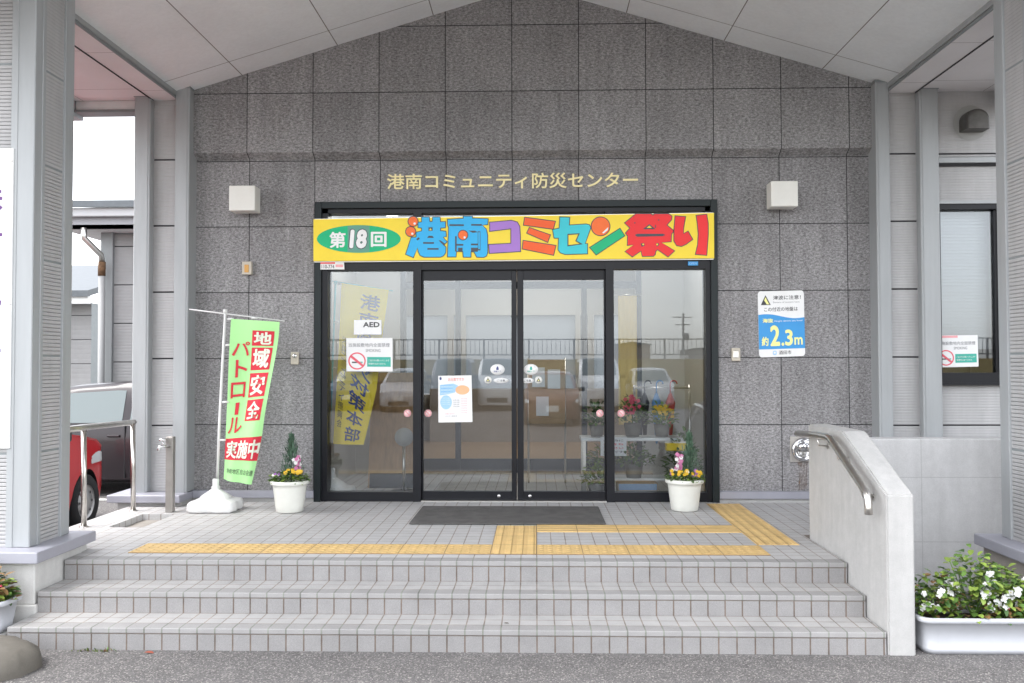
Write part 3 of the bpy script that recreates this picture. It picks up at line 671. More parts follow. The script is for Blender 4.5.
cA = crop(400, 200, 8.533); cB = crop(510, 200, 8.536); cC = crop(610, 200, 8.536); cO = crop(310, 200, 8.54)
# the oval and its characters
b = MB(); fill(b, [(417+358*math.cos(2*math.pi*i/64), 333+118*math.sin(2*math.pi*i/64)) for i in range(64)], lambda u, v: cO(u, v, .002), GRN); ov = b.build('oval', FB, fix=False)
b = MB(); top = [(x, 333-114*math.sqrt(1-((x-417)/358)**2)) for x in range(322, 510, 17)]; bot = [(x, 333+114*math.sqrt(1-((x-417)/358)**2)) for x in range(508, 320, -17)]
fill(b, top+bot, lambda u, v: cO(u, v, .003), GREYPATCH); b.build('number_patch', ov, fix=False)
def tx(s, x0, x1, y0, y1, m, off, h, sh=0):
    b = MB(); text(b, s, x0, x1, -y1, -y0, lambda u, v, hh=0: cO(u, -v, h), m, off, sh); return b
tx('第', 166, 305, 272, 410, WHT, .028, .004).build('letter', FB, fix=False)
b = MB(); text(b, '18', 328, 494, -422, -244, lambda u, v, hh=0: cO(u, -v, .0035), INK, .085, .1); text(b, '18', 336, 488, -414, -252, lambda u, v, hh=0: cO(u, -v, .0045), WHT, .055, .1); b.build('letter', FB, fix=False)
tx('回', 520, 655, 272, 402, WHT, .03, .004).build('letter', FB, fix=False)
# harbour, south
KO = [(185, 145), (250, 145), (256, 185), (274, 185), (280, 145), (342, 145), (346, 185), (388, 185), (388, 236), (346, 240), (346, 262), (392, 266), (395, 312), (368, 318), (402, 356), (374, 386), (392, 402), (390, 450), (372, 476), (345, 488), (205, 488), (172, 474), (155, 440), (150, 408), (115, 492), (48, 464), (95, 320), (138, 316), (138, 276), (185, 264), (185, 240), (154, 236), (154, 190), (185, 187)]
b = letter([(KO, BLUE)], cA)
strips(b, cA, [Q(244, 234, 278, 264), Q(198, 360, 290, 374), Q(234, 411, 330, 425), [(232, 324), (246, 306), (276, 306), (290, 324)], [(330, 345), (345, 345), (390, 376), (372, 388)], [(138, 335), (160, 318), (170, 330), (150, 345)]], INK)
strips(b, cA, [[(250, 258), (260, 242), (272, 258)]], YEL, .005)
for x, y, r in ((112, 184, 43), (92, 270, 43)):
    for k, (rr, m, h) in enumerate(((r+4, INK, .0048), (r-3, ORB, .0054))): fill(b, circ(x, y, rr), lambda u, v: cA(u, v, h), m)
    fill(b, circ(x+14, y+18, 10, 12), lambda u, v: cA(u, v, .006), WHT)
b.build('letter', FB, fix=False)
NA = [(405, 165), (540, 157), (540, 138), (618, 138), (618, 155), (752, 160), (750, 210), (702, 216), (736, 248), (748, 300), (748, 450), (738, 478), (715, 490), (655, 488), (630, 442), (606, 442), (605, 488), (540, 488), (536, 440), (482, 440), (478, 486), (405, 486), (415, 230), (408, 222)]
b = letter([(NA, BLUE)], cA)
strips(b, cA, [Q(422, 208, 545, 222), Q(608, 206, 698, 220), Q(664, 268, 686, 430), Q(470, 310, 484, 440), Q(484, 376, 540, 390), Q(606, 373, 664, 387), [(585, 262), (640, 262), (664, 275), (620, 280)], Q(496, 408, 534, 440), Q(606, 408, 664, 442)], INK)
strips(b, cA, [Q(668, 275, 682, 420)], BLUE, .005)
for rr, m, h in ((45, INK, .0055), (38, ORB, .006)): fill(b, circ(538, 300, rr), lambda u, v: cA(u, v, h), m)
fill(b, circ(552, 320, 10, 12), lambda u, v: cA(u, v, .0066), WHT); b.build('letter', FB, fix=False)
letter([([(765, 190), (950, 174), (1000, 188), (1022, 225), (1027, 300), (1029, 440), (762, 456), (756, 380), (946, 370), (946, 246), (766, 268)], PUR)], cA).build('letter', FB, fix=False)
letter([([(125, 148), (388, 182), (370, 250), (115, 215)], ORG), ([(165, 235), (345, 298), (322, 362), (143, 283)], ORG), ([(112, 345), (392, 388), (372, 472), (105, 418)], ORG)], cB).build('letter', FB, fix=False)
b = letter([([(425, 145), (510, 148), (506, 214), (650, 205), (678, 212), (690, 236), (642, 372), (662, 374), (662, 460), (470, 465), (430, 452), (410, 425), (414, 326), (376, 326), (363, 252), (420, 240)], CYA)], cB)
strips(b, cB, [[(490, 290), (596, 284), (568, 348), (622, 378), (490, 396)]], INK); strips(b, cB, [[(499, 300), (582, 294), (556, 352), (594, 374), (499, 385)]], YEL, .005); b.build('letter', FB, fix=False)
b = letter([(circ(773, 225, 80, 36), ORB), ([(680, 405), (938, 242), (980, 306), (735, 470)], GRN)], cB)
strips(b, cB, [[(785, 282), (838, 232), (834, 258), (800, 286)]], WHT, .005); b.build('letter', FB, fix=False)
MA = [(220, 118), (350, 118), (365, 130), (380, 118), (500, 118), (528, 138), (526, 168), (486, 214), (546, 264), (526, 290), (522, 356), (440, 364), (552, 434), (495, 486), (405, 424), (390, 440), (386, 465), (370, 480), (276, 482), (264, 436), (190, 486), (128, 440), (200, 384), (148, 388), (150, 310), (132, 282), (170, 240), (124, 196)]
b = letter([(MA, RED)], cC)
strips(b, cC, [[(212, 300), (230, 289), (450, 289), (472, 298), (450, 309), (230, 314)], [(280, 250), (335, 206), (388, 250)], [(262, 372), (290, 368), (296, 390), (270, 400)], [(392, 372), (412, 366), (420, 382), (400, 400)], [(385, 215), (392, 212), (392, 240), (385, 240)], [(410, 165), (425, 172), (410, 178)], [(205, 190), (222, 196), (205, 202)]], INK)
strips(b, cC, [[(312, 238), (335, 219), (358, 238)], circ(283, 380, 8, 8), circ(402, 380, 8, 8)], YEL, .005); b.build('letter', FB, fix=False)
letter([([(555, 135), (645, 142), (628, 240), (628, 287), (666, 266), (706, 336), (650, 378), (610, 396), (568, 390), (545, 350), (545, 260)], RED), ([(735, 132), (825, 122), (838, 200), (838, 300), (825, 472), (728, 465), (748, 380), (753, 290), (745, 200)], RED)], cC).build('letter', FB, fix=False)

# ================================================================== SIGNS AND NOTICES
def rrect(x0, x1, z0, z1, r, k=6):
    out = []
    for cx, cz, a0 in ((x1-r, z1-r, 0), (x0+r, z1-r, 90), (x0+r, z0+r, 180), (x1-r, z0+r, 270)):
        for i in range(k+1): a = R(a0+90*i/k); out.append((cx+r*math.cos(a), cz+r*math.sin(a)))
    return out
TS = thing('height_sign', 'white and blue tsunami warning sign giving a ground height of 2.3 m', 'sign', (2.48, YW, 1.29))
tc = [PY(757.5, 291.5, YW), PY(803.5, 290.3, YW), PY(805, 356, YW), PY(759, 357.5, YW)]
def sg(u, v, h=0):      # u, v from 0 to 1 over the sign, v up
    t = tc[3]*(1-u)*(1-v)+tc[2]*u*(1-v)+tc[1]*u*v+tc[0]*(1-u)*v; return (t.x, YW-.008-h, t.z)
b = MB(); pts = rrect(0, 1, 0, 1, .06); b.grid([[(sg(u, v)[0], YW-.001, sg(u, v)[2]) for u, v in pts], [sg(u, v) for u, v in pts]], WHT, False, True); b.face([sg(u, v) for u, v in pts], WHT); b.build('panel', TS)
b = MB(); wv = [(u/20, .625+.03*math.sin(u/20*5.2+.6)-.02*u/20) for u in range(21)]; fill(b, [(0, .12), (1, .12)]+wv[::-1], lambda u, v: sg(u, v, .001), SIGNBLUE); b.build('blue_field', TS, fix=False)
b = MB(); fill(b, [(.06, .79), (.275, .79), (.165, .94)], lambda u, v: sg(u, v, .001), TXT); fill(b, [(.135, .86), (.165, .91), (.225, .82), (.25, .80), (.19, .80)], lambda u, v: sg(u, v, .0015), LEMON)
text(b, '津波に注意！', .33, .93, .865, .93, lambda u, v, h=0: sg(u, v, .001), TXT, .01); text(b, 'Beware of tsunami here', .33, .9, .815, .84, lambda u, v, h=0: sg(u, v, .001), TGREY)
text(b, 'この付近の地盤は', .13, .86, .69, .755, lambda u, v, h=0: sg(u, v, .001), TXT, .008)
text(b, '海抜', .09, .32, .52, .585, lambda u, v, h=0: sg(u, v, .002), LEMON, .03); text(b, 'Height above sea level', .34, .95, .525, .555, lambda u, v, h=0: sg(u, v, .002), WHT)
text(b, '約', .06, .21, .17, .31, lambda u, v, h=0: sg(u, v, .002), LEMON, .03); text(b, '2', .25, .46, .165, .48, lambda u, v, h=0: sg(u, v, .002), LEMON, .03); text(b, '.', .49, .55, .165, .215, lambda u, v, h=0: sg(u, v, .002), LEMON, .02)
text(b, '3', .57, .74, .165, .41, lambda u, v, h=0: sg(u, v, .002), LEMON, .03); text(b, 'm', .77, .95, .175, .29, lambda u, v, h=0: sg(u, v, .002), LEMON, .02)
text(b, '酒田市', .43, .7, .035, .095, lambda u, v, h=0: sg(u, v, .001), TXT, .008); fill(b, rrect(.3, .38, .03, .095, .02), lambda u, v: sg(u, v, .001), SKYB); fill(b, [(.32, .05), (.36, .05), (.36, .08), (.32, .08)], lambda u, v: sg(u, v, .0015), WHT); b.build('lettering', TS, fix=False)

def notice(name, label, cat, px, Y, mcol, draw, th=.0015):
    q = [PY(*p, Y) for p in px]; t = thing(name, label, cat, (q[3].x, Y, q[3].z))
    def fn(u, v, h=0):
        p = q[3]*(1-u)*(1-v)+q[2]*u*(1-v)+q[1]*u*v+q[0]*(1-u)*v; return (p.x, Y-th-h, p.z)
    b = MB(); b.grid([[(fn(u, v)[0], Y-.0003, fn(u, v)[2]) for u, v in ((0, 0), (1, 0), (1, 1), (0, 1))], [fn(u, v) for u, v in ((0, 0), (1, 0), (1, 1), (0, 1))]], mcol, False, True); b.face([fn(0, 0), fn(1, 0), fn(1, 1), fn(0, 1)], mcol); b.build('sheet', t)
    b = MB(); draw(b, fn); b.build('print', t, fix=False); return t
def ring(b, fn, cu, cv, ru, rv, w, m, h=.001, k=32):
    for i in range(k):
        a0, a1 = 2*math.pi*i/k, 2*math.pi*(i+1)/k
        b.face([fn(cu+ru*s*math.cos(a), cv+rv*s*math.sin(a), h) for s, a in ((1, a0), (1, a1), (1-w, a1), (1-w, a0))], m)
def nosmoke(b, fn):
    L = lambda u, v, h=0: fn(u, v, .001)
    text(b, '当施設敷地内全面禁煙', .05, .94, .73, .85, L, TGREY, .008); text(b, 'SMOKING', .42, .74, .58, .67, L, TGREY, .01)
    ring(b, fn, .23, .31, .19, .26, .16, flat('stop_red', (.75, .12, .16)))
    fill(b, [(.07, .44), (.11, .49), (.39, .17), (.35, .13)], lambda u, v: fn(u, v, .0016), flat('stop_red', (.75, .12, .16)))
    fill(b, [(.12, .25), (.31, .25), (.31, .29), (.12, .29)], lambda u, v: fn(u, v, .0013), TXT); fill(b, [(.32, .25), (.35, .25), (.35, .29), (.32, .29)], lambda u, v: fn(u, v, .0013), TEAL)
    fill(b, [(.45, .14), (.96, .14), (.96, .43), (.45, .43)], lambda u, v: fn(u, v, .001), TEAL)
    text(b, 'ご協力をお願いいたします', .48, .93, .30, .36, lambda u, v, h=0: fn(u, v, .002), WHT); text(b, '喫煙所はありません', .48, .85, .2, .26, lambda u, v, h=0: fn(u, v, .002), WHT)
GY = 2.447
notice('no_smoking_notice', 'white no smoking notice with green bar stuck on the left glass panel', 'notice', [(346.3, 338), (392.5, 338), (392.7, 371.5), (346.5, 371.3)], GY, M_PAPER, nosmoke)
notice('no_smoking_notice', 'no smoking notice with red heading inside the right wing window', 'notice', [(933, 335.5), (977.5, 335), (978.5, 366.5), (934, 367.5)], 2.366, M_PAPER, lambda b, fn: (nosmoke(b, lambda u, v, h=0: fn(.06+u*.94, v*.95, h)), fill(b, [(.1, .92), (.55, .92), (.55, .99), (.1, .99)], lambda u, v: fn(u, v, .001), PINK)))
notice('defibrillator_notice', 'white paper marked AED on the left glass panel', 'notice', [(354, 320), (381.5, 320), (381.5, 334.5), (354, 334.5)], GY, M_PAPER, lambda b, fn: text(b, 'AED', .33, .93, .5, .86, lambda u, v, h=0: fn(u, v, .001), TXT, .03))
notice('security_label', 'small white label with red edge stuck under the left end of the banner', 'label', [(320.5, 261.6), (344, 261.6), (344.5, 269.5), (320.5, 269.5)], 2.369, M_PAPER, lambda b, fn: (fill(b, [(0, .72), (.62, .72), (.62, 1), (0, 1)], lambda u, v: fn(u, v, .0008), RED), text(b, '110-774', .05, .58, .12, .6, lambda u, v, h=0: fn(u, v, .001), TXT, .01), fill(b, [(.64, .3), (.95, .3), (.95, .62), (.64, .62)], lambda u, v: fn(u, v, .001), PINK)))
notice('blue_label', 'tiny blue label on the black frame under the right end of the banner', 'label', [(688, 261.5), (698, 261.5), (698, 265.5), (688, 265.5)], 2.368, SIGNBLUE, lambda b, fn: text(b, 'OPEN', .12, .88, .25, .75, lambda u, v, h=0: fn(u, v, .0008), SKYB))
def poster(b, fn):
    L = lambda u, v, h=0: fn(u, v, .002)
    text(b, 'お元気ですか', .3, .78, .88, .955, L, flat('print_salmon', (.85, .3, .25)), .01); fill(b, circ(.07, .94, .035, 8), lambda u, v: fn(u, v, .001), DBLUE)
    fill(b, [(.05, .8), (.45, .83), (.6, .78), (.5, .64), (.3, .60), (.05, .58)], lambda u, v: fn(u, v, .001), SKYB); fill(b, [(.72+.21*math.cos(a/12*math.pi), .69+.1*math.sin(a/12*math.pi)) for a in range(24)], lambda u, v: fn(u, v, .0012), PEACH)
    fill(b, [(.23+.17*math.cos(a/12*math.pi), .43+.15*math.sin(a/12*math.pi)) for a in range(24)], lambda u, v: fn(u, v, .001), SKYB)
    for i in range(6): text(b, '地域の健康相談会を開きます', .08, .44, .79-.035*i, .805-.035*i, L, WHT if i % 2 else SIGNBLUE)
    for i in range(4): text(b, 'どなたでも無料', .1, .36, .51-.045*i, .53-.045*i, L, WHT)
    for i in range(4): text(b, '日時 会場', .45, .62, .46-.045*i, .485-.045*i, L, TGREY)
    for i in range(7): text(b, '月火水木金', .68, .85, .49-.05*i, .515-.05*i, L, PINK)
    text(b, 'お問い合わせ', .2, .48, .17, .2, L, PINK); text(b, 'コミセン事務室', .2, .55, .12, .145, L, TGREY)
notice('poster', 'white poster with blue and orange bubbles taped on the left sliding door', 'poster', [(438.2, 375.8), (471.5, 375.3), (472.5, 422), (438.4, 422.5)], 2.449, M_PAPER, poster)
# round and oval stickers on the doors
def sticker(name, label, px, py, rx, ry, Y, cols, mark, group=None):
    c = PY(px, py, Y); r1 = rx/111; r2 = ry/111
    t = thing(name, label, 'sticker', (c.x, Y, c.z), group)
    b = MB(); b.lathe([(0, -.002), (1, -.002), (1, -.0003)], (0, 0, 0), cols[0], 32, 'y'); b.v = [(c.x+v[0]*r1, Y+v[1], c.z+v[2]*r2) for v in b.v]; b.build('backing', t)
    b = MB(); fn = lambda u, v, h=0: (c.x+u*r1, Y-.002-h, c.z+v*r2); mark(b, fn, cols[1]); b.build('mark', t, fix=False)
def mk_tree(b, fn, m): fill(b, [(-.1, .55), (.1, .55), (.2, 0), (.08, -.1), (-.08, -.1), (-.2, 0)], lambda u, v: fn(u, v, .001), m); text(b, '自動ドア', -.5, .5, -.5, -.2, lambda u, v, h=0: fn(u, v, .001), m, .01)
def mk_tri(b, fn, m): fill(b, [(-.6, -.45), (.6, -.45), (0, .65)], lambda u, v: fn(u, v, .001), m); fill(b, [(-.25, -.28), (.25, -.28), (0, .2)], lambda u, v: fn(u, v, .0015), LEMON)
def mk_text(b, fn, m): text(b, 'ご注意', -.55, .55, -.4, .4, lambda u, v, h=0: fn(u, v, .001), m, .01)
def mk_ring(b, fn, m): ring(b, fn, 0, 0, .9, .9, .2, m); fill(b, [(-.6, .45), (-.45, .6), (.6, -.45), (.45, -.6)], lambda u, v: fn(u, v, .0014), m)
DY1, DY2 = 2.449, 2.449
sticker('door_sticker', 'white oval sticker on the left sliding door near the middle stile', 497.5, 369.5, 7.2, 5.4, DY1, (WHT, DBLUE), mk_tree, 'door stickers')
sticker('door_sticker', 'white oval sticker on the right sliding door near the middle stile', 531, 369.5, 7.2, 5.4, DY2, (WHT, TEAL), mk_tree, 'door stickers')
sticker('door_sticker', 'round cream warning sticker left of the white strip label on the left door', 488, 380, 3.6, 3.6, DY1, (LEMON if False else M_CREAM, TXT), mk_tri, 'door stickers')
sticker('door_sticker', 'round cream warning sticker right of the white strip label on the right door', 538.5, 380, 3.6, 3.6, DY2, (M_CREAM, TXT), mk_tri, 'door stickers')
sticker('door_sticker', 'white strip label under the oval sticker on the left sliding door', 501, 380.5, 7.6, 2.7, DY1, (WHT, TXT), mk_text, 'door stickers')
sticker('door_sticker', 'white strip label under the oval sticker on the right sliding door', 527.5, 380.5, 6.5, 2.7, DY2, (WHT, TXT), mk_text, 'door stickers')
for px, lab in ((407.5, 'pink round sticker on the left glass side panel beside its door post'), (428, 'pink round sticker on the left sliding door, below and left of the poster'), (600, 'pink round sticker at the right edge of the right sliding door'), (621, 'pink round sticker on the right glass side panel above the display table')):
    sticker('round_sticker', lab, px, 413.3, 3.7, 3.7, 2.446 if px in (407.5, 621) else 2.449, (flat('sticker_pink', (.85, .62, .62)), flat('stop_pink', (.8, .3, .33))), mk_ring, 'pink round stickers')
# board on the front of the left pillar
NB = thing('name_board', 'white upright name board on the front of the left porch pillar', 'sign', (-3.1, -.24, .7))
mb = MB(); mb.box(-3.25, -2.902, -.232, -.212, .72, 2.56, M_WHITE, .003); mb.build('panel', NB)
mb = MB()
for i, ch in enumerate('港南地区防災'): z = 2.33-i*.27; text(mb, ch, -3.18, -2.965, z-.215, z, onwall(-.233), PURT, .01)
mb.build('lettering', NB, fix=False)
for z in (.8, 1.6, 2.48): mb = MB(); mb.lathe([(0, -.003), (.006, -.003), (.006, 0)], (-2.912, -.232, z), M_STEEL, 10, 'y'); mb.build('screw', NB)

# ================================================================== FLAGS
def flag_thing(name, label, loc, pole_pts, bar, base_c, cloth, lettering, pole_m, base_m, group, ties):
    t = thing(name, label, 'flag', loc, group)
    b = MB(); b.tube(pole_pts, .011, pole_m, 12); b.tube([pole_pts[-1], tuple(Vector(pole_pts[-1])+Vector((0, 0, .03)))], .018, pole_m, 10); b.build('pole', t)
    b = MB(); b.tube(bar, .0055, pole_m, 8); b.build('crossbar', t)
    x, y, z = base_c
    b = MB()
    pr = [(.0, .155), (.045, .175), (.055, .165), (.095, .14), (.12, .122), (.128, .106), (.136, .096), (.188, .086), (.204, .076), (.21, .06), (.212, .018), (.202, .002), (.17, .0), (0, 0)]
    rows = []
    for r, h in pr:
        row = []
        for k in range(40):
            a = 2*math.pi*k/40; e = 1/max(abs(math.cos(a)), abs(math.sin(a))); e = 1+(e-1)*(.55 if r > .12 else .1); rr = r*e
            if h < .09 and r > .1: rr *= 1-.13*math.exp(-((math.sin(2*(a)))**2-1)**2*0)*(abs(math.cos(2*a)) > .93)
            row.append((x+rr*math.cos(a), y+rr*.9*math.sin(a), z+h))
        rows.append(row)
    b.grid(rows, base_m, True, True); b.lathe([(.035, .14), (.035, .2), (.026, .205), (.026, .26), (.02, .265)], (x, y, z), base_m, 20); b.build('weighted_base', t)
    c = MB(); N, M = 26, 12
    c.grid([[cloth(j/M, i/N, 0) for j in range(M+1)] for i in range(N+1)], cloth.m, True); co = c.build('cloth', t)
    b = MB(); lettering(b, cloth); b.build('lettering', co, fix=False)
    for p in ties: b = MB(); b.tube([Vector(p)+Vector((-.03, 0, 0)), Vector(p)+Vector((.022, -.002, 0))], .009, M_WHITE, 8); b.build('tie', co)
    return t
fy = 1.92
def FP(px, py, dy=0): p = PY(px, py, fy+dy); return p
class Cloth:
    def __init__(s, L, Rr, Y, m, wave): s.L = L; s.R = Rr; s.Y = Y; s.m = m; s.w = wave
    def edge(s, pts, v):
        k = v*(len(pts)-1); i = min(int(k), len(pts)-2); f = k-i; return (pts[i][0]*(1-f)+pts[i+1][0]*f, pts[i][1]*(1-f)+pts[i+1][1]*f)
    def __call__(s, u, v, h=0):      # v = 0 at the top
        a = s.edge(s.L, v); b = s.edge(s.R, v); y = s.Y+s.w(u, v)
        p = PY(a[0]*(1-u)+b[0]*u, a[1]*(1-u)+b[1]*u, s.Y); return Vector((p.x, y-h, p.z))
def gw(u, v): return .05*math.sin(u*3.6+v*2.0)*(.3+v)+.10*u*v*v-.03*math.sin(v*9+u*3)*u+.018*math.sin(u*9-v*4)*(.3+v)
gcl = Cloth([(231, 318.8), (229, 350), (226.5, 400), (223.5, 440), (220.5, 480)], [(280, 322), (276, 350), (269.5, 395), (261.5, 437), (249.5, 485.5)], fy-.02, LIME, gw)
def green_letters(b, cl):
    F = lambda h: (lambda u, v, hh=0: cl(u, -v, h))
    for i, ch in enumerate('地域安全'):
        v0 = .085+i*.144
        for q in range(4):
            for r_ in range(3):
                u0, u1 = .46+q*.1125, .46+(q+1)*.1125; w0, w1 = v0+r_*.0427, v0+(r_+1)*.0427
                b.face([cl(u0, w0, .003), cl(u1, w0, .003), cl(u1, w1, .003), cl(u0, w1, .003)], FRED)
        text(b, ch, .5, .87, -(v0+.118), -(v0+.01), F(.007), flat('flag_white', (.8, .85, .72), .8), .03)
    for ch, u0, u1, v0, v1 in (('パ', .06, .42, .18, .28), ('ト', .14, .38, .30, .39), ('ロ', .07, .37, .415, .495), ('ー', .19, .27, .525, .60), ('ル', .06, .40, .615, .715)):
        if ch == 'ー': fill(b, [(u0, -v1), (u1, -v1), (u1, -v0), (u0, -v0)], lambda u, v: cl(u, -v, .006), FRED)
        else: text(b, ch, u0, u1, -v1, -v0, F(.006), FRED, .015)
    for q in range(10):
        for r_ in range(4):
            u0, u1 = q*.1, (q+1)*.1; w0, w1 = .745+.0325*r_, .745+.0325*(r_+1); b.face([cl(u0, w0, .003), cl(u1, w0, .003), cl(u1, w1, .003), cl(u0, w1, .003)], FRED)
    text(b, '実施中', .06, 1.0, -.865, -.76, F(.007), flat('flag_white', (.8, .85, .72), .8), .03)
    text(b, '港南地区自治会連', .12, .97, -.955, -.925, F(.006), TXT, .0)
gp = [FP(217.2, 480), FP(219.5, 420), FP(222.5, 365), FP(225.3, 313)]
flag_thing('patrol_flag', 'lime green upright patrol flag on a white pole beside the left wall post', (FP(216, 509).x, fy, 0), [tuple(p) for p in gp], [tuple(FP(189.5, 309.3)), tuple(FP(226, 313.8)), tuple(FP(284.5, 321))],
           (FP(216.5, 508).x, fy-.02, 0.003), gcl, green_letters, M_WHITE, M_WHITE, None, [FP(231, 319), FP(229, 345), FP(226, 402), FP(223, 440), FP(255, 318)])
iy = 2.66
def IP(px, py): return PY(px, py, iy)
ycl = Cloth([(341.5, 283), (339, 330), (336.5, 380), (333, 444)], [(389, 290), (384, 330), (377, 390), (370, 420), (364, 444.5)], iy-.03, FYEL, lambda u, v: .02*math.sin(u*4+v*3)-.03*u*v)
def yellow_letters(b, cl):
    for i, ch in enumerate('港南防災対策本部'):
        v0 = .05+i*.118
        text(b, ch, .42 if i < 3 else .36, .86 if i < 3 else .84, -(v0+.1), -v0, lambda u, v, h=0: cl(u, -v, .006), DBLUE, .02)
    for i, ch in enumerate('港南コミュニティ振興会'):
        v0 = .36+i*.05; text(b, ch, .08, .24, -(v0+.043), -v0, lambda u, v, h=0: cl(u, -v, .006), TXT, .0)
TEALP = mat('teal_pole', (.1, .5, .55), .4)
flag_thing('headquarters_flag', 'yellow upright flag with dark writing and teal pole behind the left glass panel', (IP(329, 489).x, iy, 0), [tuple(IP(327.5, 484)), tuple(IP(331, 400)), tuple(IP(335.5, 284))], [tuple(IP(332, 281)), tuple(IP(393, 291))],
           (IP(329, 489).x+.03, iy, .006), ycl, yellow_letters, TEALP, M_WHITE, None, [IP(341, 284), IP(365, 287), IP(337, 322), IP(334, 368)])

# ================================================================== PLANTS
LEAFM = [mat('leaf_mid', (.10, .19, .035), .55, noise=.25, nscale=30), mat('leaf_dark', (.05, .11, .025), .55, noise=.25, nscale=30), mat('leaf_light', (.22, .31, .055), .55, noise=.2, nscale=30), mat('leaf_bronze', (.22, .13, .05), .55, noise=.25, nscale=30)]
CONIF = [mat('conifer_blue', (.10, .18, .12), .7, noise=.25, nscale=20), mat('conifer_dark', (.055, .11, .065), .7, noise=.25, nscale=20)]
PET = {k: mat('petal_'+k, c, .6, noise=.06, nscale=40) for k, c in dict(white=(.68, .68, .66), yellow=(.68, .42, .02), pink=(.52, .16, .32), red=(.72, .08, .14), coral=(.8, .25, .22), purple=(.28, .1, .38)).items()}
SOIL = mat('soil', (.05, .035, .025), .95, noise=.4, nscale=30, bump=.6, bscale=60, bdist=.01)
def rv(s=1): return Vector((random.uniform(-s, s), random.uniform(-s, s), random.uniform(-s, s)))
def leaf(b, p, d, L, W, m, curl=.25):
    p = Vector(p); d = Vector(d).normalized(); s = d.cross(Vector((0, 0, 1)))
    if s.length < .1: s = Vector((1, 0, 0))
    s = (s.normalized()+rv(.35)).normalized(); nn = s.cross(d).normalized()
    rows = []
    for t, w in ((0, .12), (.3, .85), (.62, 1), (.86, .6), (1, .05)):
        c = p+d*L*t-nn*L*curl*t*t; rows.append([c-s*W*w/2+nn*W*.13*w, c, c+s*W*w/2+nn*W*.13*w])
    b.grid(rows, m, True)
def flower(b, p, d, r, m, eye=None, k=5):
    p = Vector(p); d = Vector(d).normalized(); a = d.orthogonal().normalized(); c = d.cross(a); a0 = random.random()*6
    for i in range(k):
        t = a0+2*math.pi*i/k; q = a*math.cos(t)+c*math.sin(t); s = -a*math.sin(t)+c*math.cos(t)
        b.grid([[p-s*r*.12, p+s*r*.12], [p+q*r*.55-s*r*.46+d*r*.18, p+q*r*.55+s*r*.46+d*r*.18], [p+q*r-s*r*.28+d*r*.1, p+q*r+s*r*.28+d*r*.1]], m, True)
    if eye: b.lathe([(0, .0), (r*.2, 0), (r*.14, r*.14), (0, r*.18)], tuple(p+d*r*.08), eye, 8)
def conifer(b, x, y, z, h, r, n=420):
    for i in range(n):
        t = random.random()**.8; a = random.random()*6.283; rr = r*(1-t)**.75*(.35+.65*min(1, t*6))*random.uniform(.3, 1.05)*(1+.35*math.sin(a*3+t*7))
        p = Vector((x+rr*math.cos(a), y+rr*math.sin(a), z+h*t)); d = Vector((math.cos(a)*.35, math.sin(a)*.35, 1))+rv(.28)
        leaf(b, p, d, h*random.uniform(.09, .17), h*.022, CONIF[i % 2 if random.random() < .8 else 0], .05)
    b.tube([(x, y, z-.03), (x, y, z+h*.85)], [r*.08, r*.03], CONIF[1], 6)
def pot(label, x, y, extra):
    t = thing('flower_pot', label, 'flower pot', (x, y, 0.004), 'white flower pots by the entrance')
    b = MB(); b.lathe([(0, .0), (.105, .0), (.112, .006), (.118, .05), (.119, .053), (.137, .20), (.138, .204), (.143, .226), (.158, .23), (.161, .238), (.161, .255), (.156, .262), (.147, .262), (.142, .25), (.138, .225)], (x, y, .004), mat('pot_white', (.76, .76, .70), .35, noise=.04, nscale=8), 48); b.build('pot', t)
    b = MB(); b.lathe([(.141, .228), (.08, .238), (0, .242)], (x, y, .004), SOIL, 24); b.build('soil', t)
    extra(t, x, y)
def foliage(b, cx, cy, z0, rx, ry, h, n, L, pal, up=.6):
    for i in range(n):
        a = random.random()*6.283; r = math.sqrt(random.random()); hh = h*(1-r*r*.55)*random.uniform(.15, 1)
        p = (cx+rx*r*math.cos(a), cy+ry*r*math.sin(a), z0+hh); d = Vector((math.cos(a)*(r+.2), math.sin(a)*(r+.2), up*random.uniform(-.2, 1.2)))+rv(.4)
        leaf(b, p, d, L*random.uniform(.7, 1.25), L*.62*random.uniform(.8, 1.2), random.choice(pal))
def pot_l(t, x, y):
    b = MB(); conifer(b, x-.0, y+.04, .255, .36, .10, 560); b.build('conifer', t)
    b = MB(); foliage(b, x, y-.02, .245, .15, .13, .11, 330, .034, [LEAFM[0], LEAFM[1], LEAFM[0], LEAFM[2]]); b.build('foliage', t)
    b = MB()
    for q in range(16): a = random.random()*6.28; flower(b, (x+.05+.07*random.uniform(-1, 1), y-.06+.04*math.sin(a), .33+.02*random.random()), (random.uniform(-.4, .4), -1, .6), .017, PET['yellow'], PET['red'] if q % 3 == 0 else None)
    for q in range(18): flower(b, (x+.06+random.uniform(-.025, .025), y+random.uniform(-.03, .03), .36+.10*random.random()), (random.uniform(-.6, .6), -1, .5), .017, PET['pink'] if q % 3 else PET['white'])
    for q in range(7): flower(b, (x-.09+random.uniform(-.05, .05), y-.08, .31+.03*random.random()), (-.2, -1, .6), .013, PET['white'] if q % 2 else PET['purple'], PET['yellow'])
    b.build('flowers', t)
